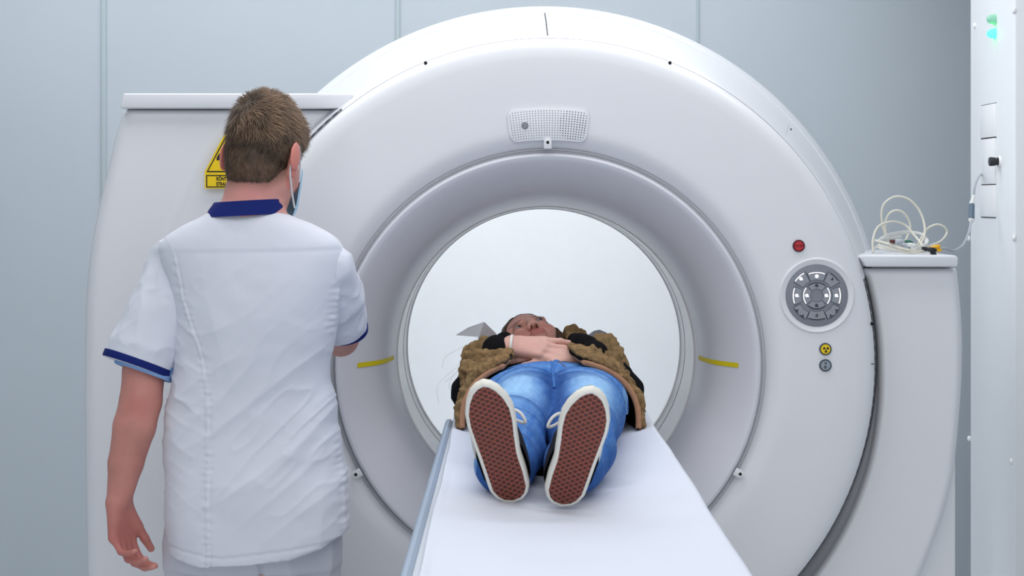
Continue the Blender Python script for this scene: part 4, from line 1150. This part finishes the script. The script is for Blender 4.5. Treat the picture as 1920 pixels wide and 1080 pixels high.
ER, WR2 = p3(639, 634, 3.69), p3(598, 600, 3.73)
S.chain([p3(615, 505, 3.455), p3(634, 590, 3.56), ER, WR2], (.045, .044, .041, .027), .008)
hand(S, WR2, (-.45, .70, .15), (.30, .10, .95), (-.9, -.4, .2), .8, curl=(25, 30, 20))
V, Fq = S.mesh(2)
c = skin_cols(V, lin(216, 158, 146), HMm)
arm = (sst(-.60, -.66, V[:, 0])*(V[:, 2] < 1.3))[:, None]
c = c*(1-.6*arm)+np.array(lin(188, 122, 112)[:3])*(1+.5*(fbm(V, 30, 2)-.5))[:, None]*.6*arm
el = np.exp(-(np.linalg.norm(V-np.array(p3(258, 762, 3.37)), axis=1)/.028)**2)[:, None]*.5
c = c*(1-el)+np.array(lin(192, 104, 98)[:3])*el
hd_ = np.exp(-(np.linalg.norm(V-np.array(p3(232, 1010, 3.36)), axis=1)/.07)**2)[:, None]*.5
c = c*(1-hd_)+np.array(lin(182, 92, 92)[:3])*hd_
for (p, d, i) in tips_m:
    r = np.linalg.norm(V-np.array(p+d*.002), axis=1); wg = (sst(.011, .006, r)*.4)[:, None]; c = c*(1-wg)+np.array(lin(226, 160, 150)[:3])*wg
nk = np.exp(-(np.linalg.norm((V-np.array(p3(470, 362, 3.38)))*np.array([1, .5, 1]), axis=1)/.05)**2)[:, None]*.5
c = c*(1-nk)+np.array(lin(232, 150, 150)[:3])*nk
# short stubble shading below the hairline
q = loc_of(HMm, V)
zb_y = [-.14, -.06, -.02, .015, .04, .07, .11]; zb_z = [-.072, -.064, -.034, .004, .016, .05, .075]
stub = sst(-.028, .012, q[:, 2]-np.interp(q[:, 1], zb_y, zb_z))*(np.linalg.norm(q, axis=1) < .17)*(np.abs(q[:, 0]) < .0755)
stub = (stub*.75)[:, None]; c = c*(1-stub)+np.array(lin(120, 88, 70)[:3])*stub
body = mesh_np('body', V, Fq, m_skin, mn, c)
for s in (-1, 1):
    ce = HMm @ Vector((s*.032, .0765, 0)); b = MB(); b.sphere(ce, .0132, 16, 10); e = b.build('eye', m_eyew, mn)
    b = MB(); b.lathe([(.0058, .0114), (.005, .0123), (.0002, .0136)], ce, HMm.to_3x3() @ Vector((0, 1, -.2)), 14); b.build('iris', m_iris, e)

# ---- hair: a cap plus many short strands growing from the crown whorl
S = SDF((-.70, 3.30, 1.5), (-.40, 3.66, 1.83), .003)
S.ell((0, -.012, .029), (.0815, .1015, .0945), .01, M=HMm); S.ell((0, -.048, -.012), (.069, .066, .066), .02, M=HMm)
S.ell((0, .045, .075), (.06, .045, .04), .03, M=HMm); S.ell((0, -.050, -.048), (.058, .054, .05), .02, M=HMm); S.ell((0, -.02, .075), (.06, .07, .055), .03, M=HMm)
I = np.array(HMm.inverted())
def mcut(x, y, z):
    ly = x*I[1, 0]+y*I[1, 1]+z*I[1, 2]+I[1, 3]; lz = x*I[2, 0]+y*I[2, 1]+z*I[2, 2]+I[2, 3]
    return ((np.interp(ly.ravel(), zb_y, zb_z).reshape(ly.shape)-lz)*.55).astype(np.float32)
S.cut(mcut, .016)
V, Fq = S.mesh(2); N = normals(V, Fq); q = loc_of(HMm, V); nl = N @ np.array(HMm.to_3x3().normalized())
V = V+N*(.004*(fbm(V*np.array([1, 1, .6]), 55, 2)-.5))[:, None]
hc = np.array(lin(80, 64, 52)[:3])*(1+.9*(fbm(V*np.array([1, 1, .4]), 70, 3)-.5))[:, None]
fd_ = sst(.045, -.005, q[:, 2]-np.interp(q[:, 1], zb_y, zb_z))[:, None]*.85
hc = hc*(1-fd_)+np.array(lin(150, 112, 94)[:3])*fd_
hair_m = mesh_np('hair', V, Fq, m_mhair, mn, hc)
rs = np.random.RandomState(11)
area_w = np.linalg.norm(np.cross(V[Fq[:, 2]]-V[Fq[:, 0]], V[Fq[:, 3]]-V[Fq[:, 1]]), axis=1)
NS = 19000
fi = rs.choice(len(Fq), NS, p=area_w/area_w.sum()); wts = rs.dirichlet((1, 1, 1, 1), NS)
p0 = (V[Fq[fi]]*wts[:, :, None]).sum(1); n0 = (N[Fq[fi]]*wts[:, :, None]).sum(1); n0 /= np.linalg.norm(n0, axis=1)[:, None]
ql = loc_of(HMm, p0); keep = (n0 @ np.array([0, -1, .0]) > -.75) & (ql[:, 2]-np.interp(ql[:, 1], zb_y, zb_z) > -.01)
p0, n0, ql = p0[keep], n0[keep], ql[keep]
crown = np.array(HMm @ Vector((-.006, -.085, .085)))
rad = p0-crown; rad /= np.linalg.norm(rad, axis=1)[:, None]+1e-9
t = rad-n0*(rad*n0).sum(1)[:, None]; t /= np.linalg.norm(t, axis=1)[:, None]+1e-9
sw = np.cross(n0, t)
dist = np.linalg.norm(p0-crown, axis=1)
clump = fbm(p0, 45, 2)[:, None]-.5
tdir = t+sw*(.9*np.exp(-dist/.04))[:, None]+sw*clump*3.6+np.array([0, 0, -.35])+rs.randn(len(p0), 3)*.30
tdir -= n0*(tdir*n0).sum(1)[:, None]; tdir /= np.linalg.norm(tdir, axis=1)[:, None]
up_l = sst(-.02, .06, ql[:, 2])
Ln = (.010+.013*up_l)*(.7+.6*rs.rand(len(p0)))
lift = (.34+.45*up_l)[:, None]*(.6+.8*rs.rand(len(p0), 1))
sd_ = np.cross(n0, tdir); wd_ = .00075
segs = []
for f, g in ((0, 1), (.5, .85), (1, .12)):
    ce = p0-n0*.001+tdir*(Ln*f)[:, None]+n0*lift*(Ln*(f-.45*f*f))[:, None]+np.array([0, 0, -.18])*(Ln*f*f)[:, None]
    segs += [ce-sd_*wd_*g, ce+sd_*wd_*g]
SV = np.stack(segs, 1).reshape(-1, 3); base_i = np.arange(len(p0))[:, None]*6
SF = np.concatenate([base_i+np.array([0, 1, 3, 2]), base_i+np.array([2, 3, 5, 4])])
tone = (.55+.8*rs.rand(len(p0)))*(.75+.5*up_l)*(1+1.9*clump[:, 0])
scn_c = np.array(lin(104, 84, 68)[:3])[None]*np.repeat(tone, 6)[:, None]*np.tile([.75, .75, 1, 1, 1.2, 1.2], len(p0))[:, None]
o = mesh_np('hair_strands', SV, SF, m_mhair, hair_m, scn_c); o['kind'] = 'stuff'

# ---- face mask
rows = []
for v in np.linspace(0, 1, 12):
    z = -.012-.10*v; row = []
    for u in np.linspace(-1, 1, 25):
        a = u*1.22; fr = .118+.006*math.sin(v*math.pi) if v < .7 else .118-.03*(v-.7)/.3
        row.append(HMm @ Vector((.073*math.sin(a)*(1-.10*v), .012+(fr-.012)*math.cos(a)**.8, z+.016*abs(u)**2*(.5-v)*1.2-.0)))
    rows.append(row)
b = MB(); b.grid(rows); mask = b.build('face_mask', m_mask, mn, fix=False)
for s in (-1, 1):
    b = MB()
    b.tube(catmull([HMm @ Vector((s*.070, .05, -.032)), HMm @ Vector((s*.078, .028, -.004)), HMm @ Vector((s*.086, .004, .024)), HMm @ Vector((s*.0875, -.016, .020)), HMm @ Vector((s*.0885, -.030, -.002)), HMm @ Vector((s*.083, -.022, -.034)), HMm @ Vector((s*.074, .018, -.068)), HMm @ Vector((s*.066, .05, -.086))], 6), .0022, 6)
    b.build('ear_loop', m_strap, mask)

# ---- tunic torso
def row_t(py, xl, xr, cy, ry): 
    q0, q1 = P(xl, py, DM-.02), P(xr, py, DM-.02); return (P(0, py, DM-.02).z, (q0.x+q1.x)/2, (q1.x-q0.x)/2, cy, ry)
TR = [(392, 407, 506, 3.447, .062), (400, 397, 519, 3.446, .068), (408, 374, 556, 3.447, .075), (424, 340, 590, 3.45, .085), (440, 313, 616, 3.452, .094), (456, 295, 634, 3.454, .100), (470, 293, 641, 3.455, .104), (490, 299, 641, 3.456, .110), (520, 311, 640, 3.458, .118), (560, 322, 634, 3.46, .124), (610, 326, 620, 3.462, .124), (680, 323, 612, 3.46, .116), (740, 318, 616, 3.455, .110), (800, 316, 626, 3.45, .112), (860, 315, 640, 3.445, .122), (920, 315, 650, 3.44, .132), (1000, 315, 657, 3.438, .140), (1075, 317, 656, 3.438, .142)]
S = SDF((-.80, 3.27, .72), (-.30, 3.63, 1.57), .0035)
S.loft('z', [row_t(*r) for r in TR], .004, 2.35)
def hem_m(x, y, z):
    px = 960+x*F_PX/DM
    zz = np.interp(px.ravel(), [300, 318, 335, 400, 480, 560, 640, 670], [P(0, q, DM-.10).z for q in (1036, 1042, 1050, 1058, 1053, 1042, 1012, 1000)]).reshape(px.shape)
    return (zz-z+0*y).astype(np.float32)
S.cut(hem_m, .002)
V, Fq = S.mesh(2); N = normals(V, Fq)
px = 960+V[:, 0]*F_PX/(DM-.10); py = 370+(HC-V[:, 2])*F_PX/(DM-.10)
back = sst(.1, -.4, N[:, 1])
def seam(py_k, px_k): return np.interp(py, py_k, px_k)
sl = seam([430, 480, 560, 640, 720, 850, 1050], [300, 322, 338, 368, 387, 392, 396]); sr = seam([430, 470, 520, 620, 760, 900, 1000], [652, 640, 630, 608, 618, 634, 642])
fold = np.zeros(len(V))
pk = np.stack([px/100, py/100, V[:, 1]*0], 1)
def rot(a): ca, sa = math.cos(a), math.sin(a); return np.stack([pk[:, 0]*ca+pk[:, 1]*sa, -pk[:, 0]*sa+pk[:, 1]*ca, pk[:, 2]], 1)
# broad soft folds, running from lower left to upper right across the small of the back
g1 = ridge(rot(math.radians(-52))+np.array([3.1, 0, 0]), (.35, 1.1, 1)); g2 = ridge(rot(math.radians(-38))+np.array([1.7, 5, 0]), (.5, 1.9, 1))
wz = np.exp(-((py-760)/190)**2)
fold += .0085*(g1**2-.3)*wz+.0045*(g2**3-.2)*wz
g3 = ridge(rot(math.radians(70))+np.array([8, 2, 0]), (.25, .9, 1)); fold += .006*(g3**2-.3)*np.exp(-((py-560)/130)**2)*sst(330, 420, px)
g4 = ridge(pk*np.array([.9, .25, 1])+7, (1, 1, 1)); fold += .007*(g4**2-.3)*sst(820, 1000, py)
fold += .0035*(fbm(pk, 1.3, 3)-.5)*2
# vertical drag line right of the spine and the waist gathers by the seams
for sx_ in (sl, sr):
    dx = px-sx_; pk2 = .0016*np.exp(-(dx/2.4)**2)-.0010*np.exp(-((dx-4.5)/2.5)**2)
    puck = np.exp(-(dx/11)**2)*(.0007*np.sin(py*.42+3*np.sin(py*.043))+.0016*(fbm(pk, 9, 2)-.5)*2)
    fold += (pk2+puck)*back*sst(455, 500, py)
fold += .0022*np.exp(-((py-(1053-np.abs(px-420)*.12-14))/2.0)**2)*back*-1*(py > 900)
yk = 472-.015*(px-460); fold += -.0006*np.exp(-((py-yk)/4.0)**2)*back+.0012*sst(4, -4, py-yk)*back
fold += .0026*(ridge(rot(math.radians(-45)), (1.2, 4.2, 1))**4-.15)*np.exp(-((py-800)/170)**2)+.0025*(ridge(rot(math.radians(30)), (1.5, 4, 1))**4-.15)*np.exp(-((py-700)/200)**2)*sst(420, 340, px)
V = V+1.35*N*fold[:, None]
tunic = mesh_np('tunic', V, Fq, m_tunic, mn)
# shirt tail label
b = MB(); a_, c_ = P(313.5, 908, DM-.03), P(318, 926, DM-.03); b.box((a_.x, a_.y-.01, c_.z), (c_.x, a_.y+.006, a_.z)); o = b.build('side_label', m_lbl, tunic, bevel=.0008); o['label'] = 'small blue and white side label'

# ---- sleeves
def sleeve(chain, rs_, hem_c, hem_n, name, seed):
    lo = [min(p[i] for p in chain)-.11 for i in range(3)]; hi = [max(p[i] for p in chain)+.11 for i in range(3)]
    S = SDF(lo, hi, .0035); S.chain(chain, rs_, .006)
    n = Vector(hem_n).normalized(); h = Vector(hem_c)
    S.cut(lambda x, y, z: ((x-h.x)*n.x+(y-h.y)*n.y+(z-h.z)*n.z).astype(np.float32), .002)
    V, Fq = S.mesh(2); N = normals(V, Fq)
    dh = -((V-np.array(h)) @ np.array(n))
    ax = np.array(n); 
    f = .008*(ridge(V+seed, (16, 16, 10))**2-.3)+.004*(ridge(V+seed*2, (30, 30, 24))**2-.3)+.004*(fbm(V+seed, 24, 2)-.5)
    V = V+N*(f*sst(.0, .05, dh))[:, None]
    return mesh_np(name, V, Fq, m_tunic, mn)
def ring_band(c_, n, r, w, m, name, parent, th=.004, flat=None, n_seg=48):
    n = Vector(n).normalized(); b = MB()
    b.lathe([(r-th, -.001), (r, -.001), (r+.0015, -w*.3), (r+.0012, -w), (r-th, -w-.001)], c_, n, n_seg); return b.build(name, m, parent)
HL = P(257, 690, 3.445); nL = (P(257, 690, 3.445)-P(328, 500, 3.475)); nL = Vector((nL.x, nL.y-.02, nL.z)).normalized()
tip_ = HL+nL*.05
sL = sleeve([p3(338, 496, 3.485), p3(303, 585, 3.465), tuple(HL), tuple(tip_)], (.062, .070, .0755, .079), HL, nL, 'sleeve', 1.0)
ring_band(HL, nL, .0775, .0165, m_navy, 'sleeve_band', sL)
b = MB(); b.lathe([(.058, -.03), (.064, -.02), (.0645, .010), (.0625, .0115), (.058, .006)], HL+Vector((.016, 0, 0)), nL, 40); b.build('undershirt_sleeve', m_lblue, mn)
HR = P(636, 621, 3.60); nR = (P(636, 621, 3.60)-P(630, 500, 3.46)); nR = Vector((nR.x, nR.y*.55, nR.z)).normalized(); tipR = HR+nR*.05
sR = sleeve([p3(612, 506, 3.457), p3(630, 562, 3.52), tuple(HR), tuple(tipR)], (.056, .061, .0605, .061), HR, nR, 'sleeve', 2.3)
ring_band(HR, nR, .0635, .0135, m_navy, 'sleeve_band', sR)

# ---- collar
rows = []
n_c = 48
for (py, rx, ry, dz) in ((404, .0835, .081, 0), (390, .0800, .075, 0), (382, .0755, .071, 0), (377, .0735, .069, 0), (376, .0715, .067, 0), (379, .069, .0645, 0), (395, .069, .065, 0)):
    cc = P(460, py, 3.44)
    rows.append([Vector((cc.x+rx*math.cos(2*math.pi*k/n_c)+.006*(397-py)/20, cc.y+ry*math.sin(2*math.pi*k/n_c), cc.z+.004*math.cos(2*math.pi*k/n_c)-.02*sst(-.2, 1, math.sin(2*math.pi*k/n_c)))) for k in range(n_c)])
b = MB(); b.grid(rows, 0, True); b.build('collar', m_navy, tunic)

# ---- trousers and clogs
S = SDF((-.80, 3.25, .02), (-.32, 3.65, 1.0), .005)
S.loft('z', [(1.0, -.558, .165, 3.445, .115), (.9, -.558, .178, 3.445, .128), (.80, -.558, .183, 3.445, .13), (.76, -.558, .183, 3.445, .122)], .01, 2.3)
for s in (-1, 1): S.chain([(-.558+s*.091, 3.445, .80), (-.56+s*.10, 3.45, .50), (-.56+s*.105, 3.445, .07)], (.094, .084, .078), .012)
S.cut(lambda x, y, z: np.broadcast_to(.055-z, np.broadcast(x, y, z).shape).astype(np.float32))
V, Fq = S.mesh(1); N = normals(V, Fq)
pxt = 960+V[:, 0]*F_PX/3.33
V = V+N*(.008*(ridge(V, (14, 14, 8))**2-.3)-.010*np.exp(-((pxt-491)/3.5)**2)*(V[:, 2] > .72))[:, None]
tr = mesh_np('trousers', V, Fq, m_trous, mn)
for s in (-1, 1):
    S = SDF((-.56+s*.105-.08, 3.33, -.005), (-.56+s*.105+.08, 3.68, .13), .005)
    S.cone((-.56+s*.105, 3.42, .045), (-.555+s*.115, 3.60, .035), .045, .04, .02); S.cone((-.56+s*.105, 3.44, .07), (-.56+s*.11, 3.55, .05), .045, .04, .02)
    S.cut(lambda x, y, z: np.broadcast_to(.002-z, np.broadcast(x, y, z).shape).astype(np.float32))
    V, Fq = S.mesh(1); mesh_np('clog', V, Fq, m_clog, mn)
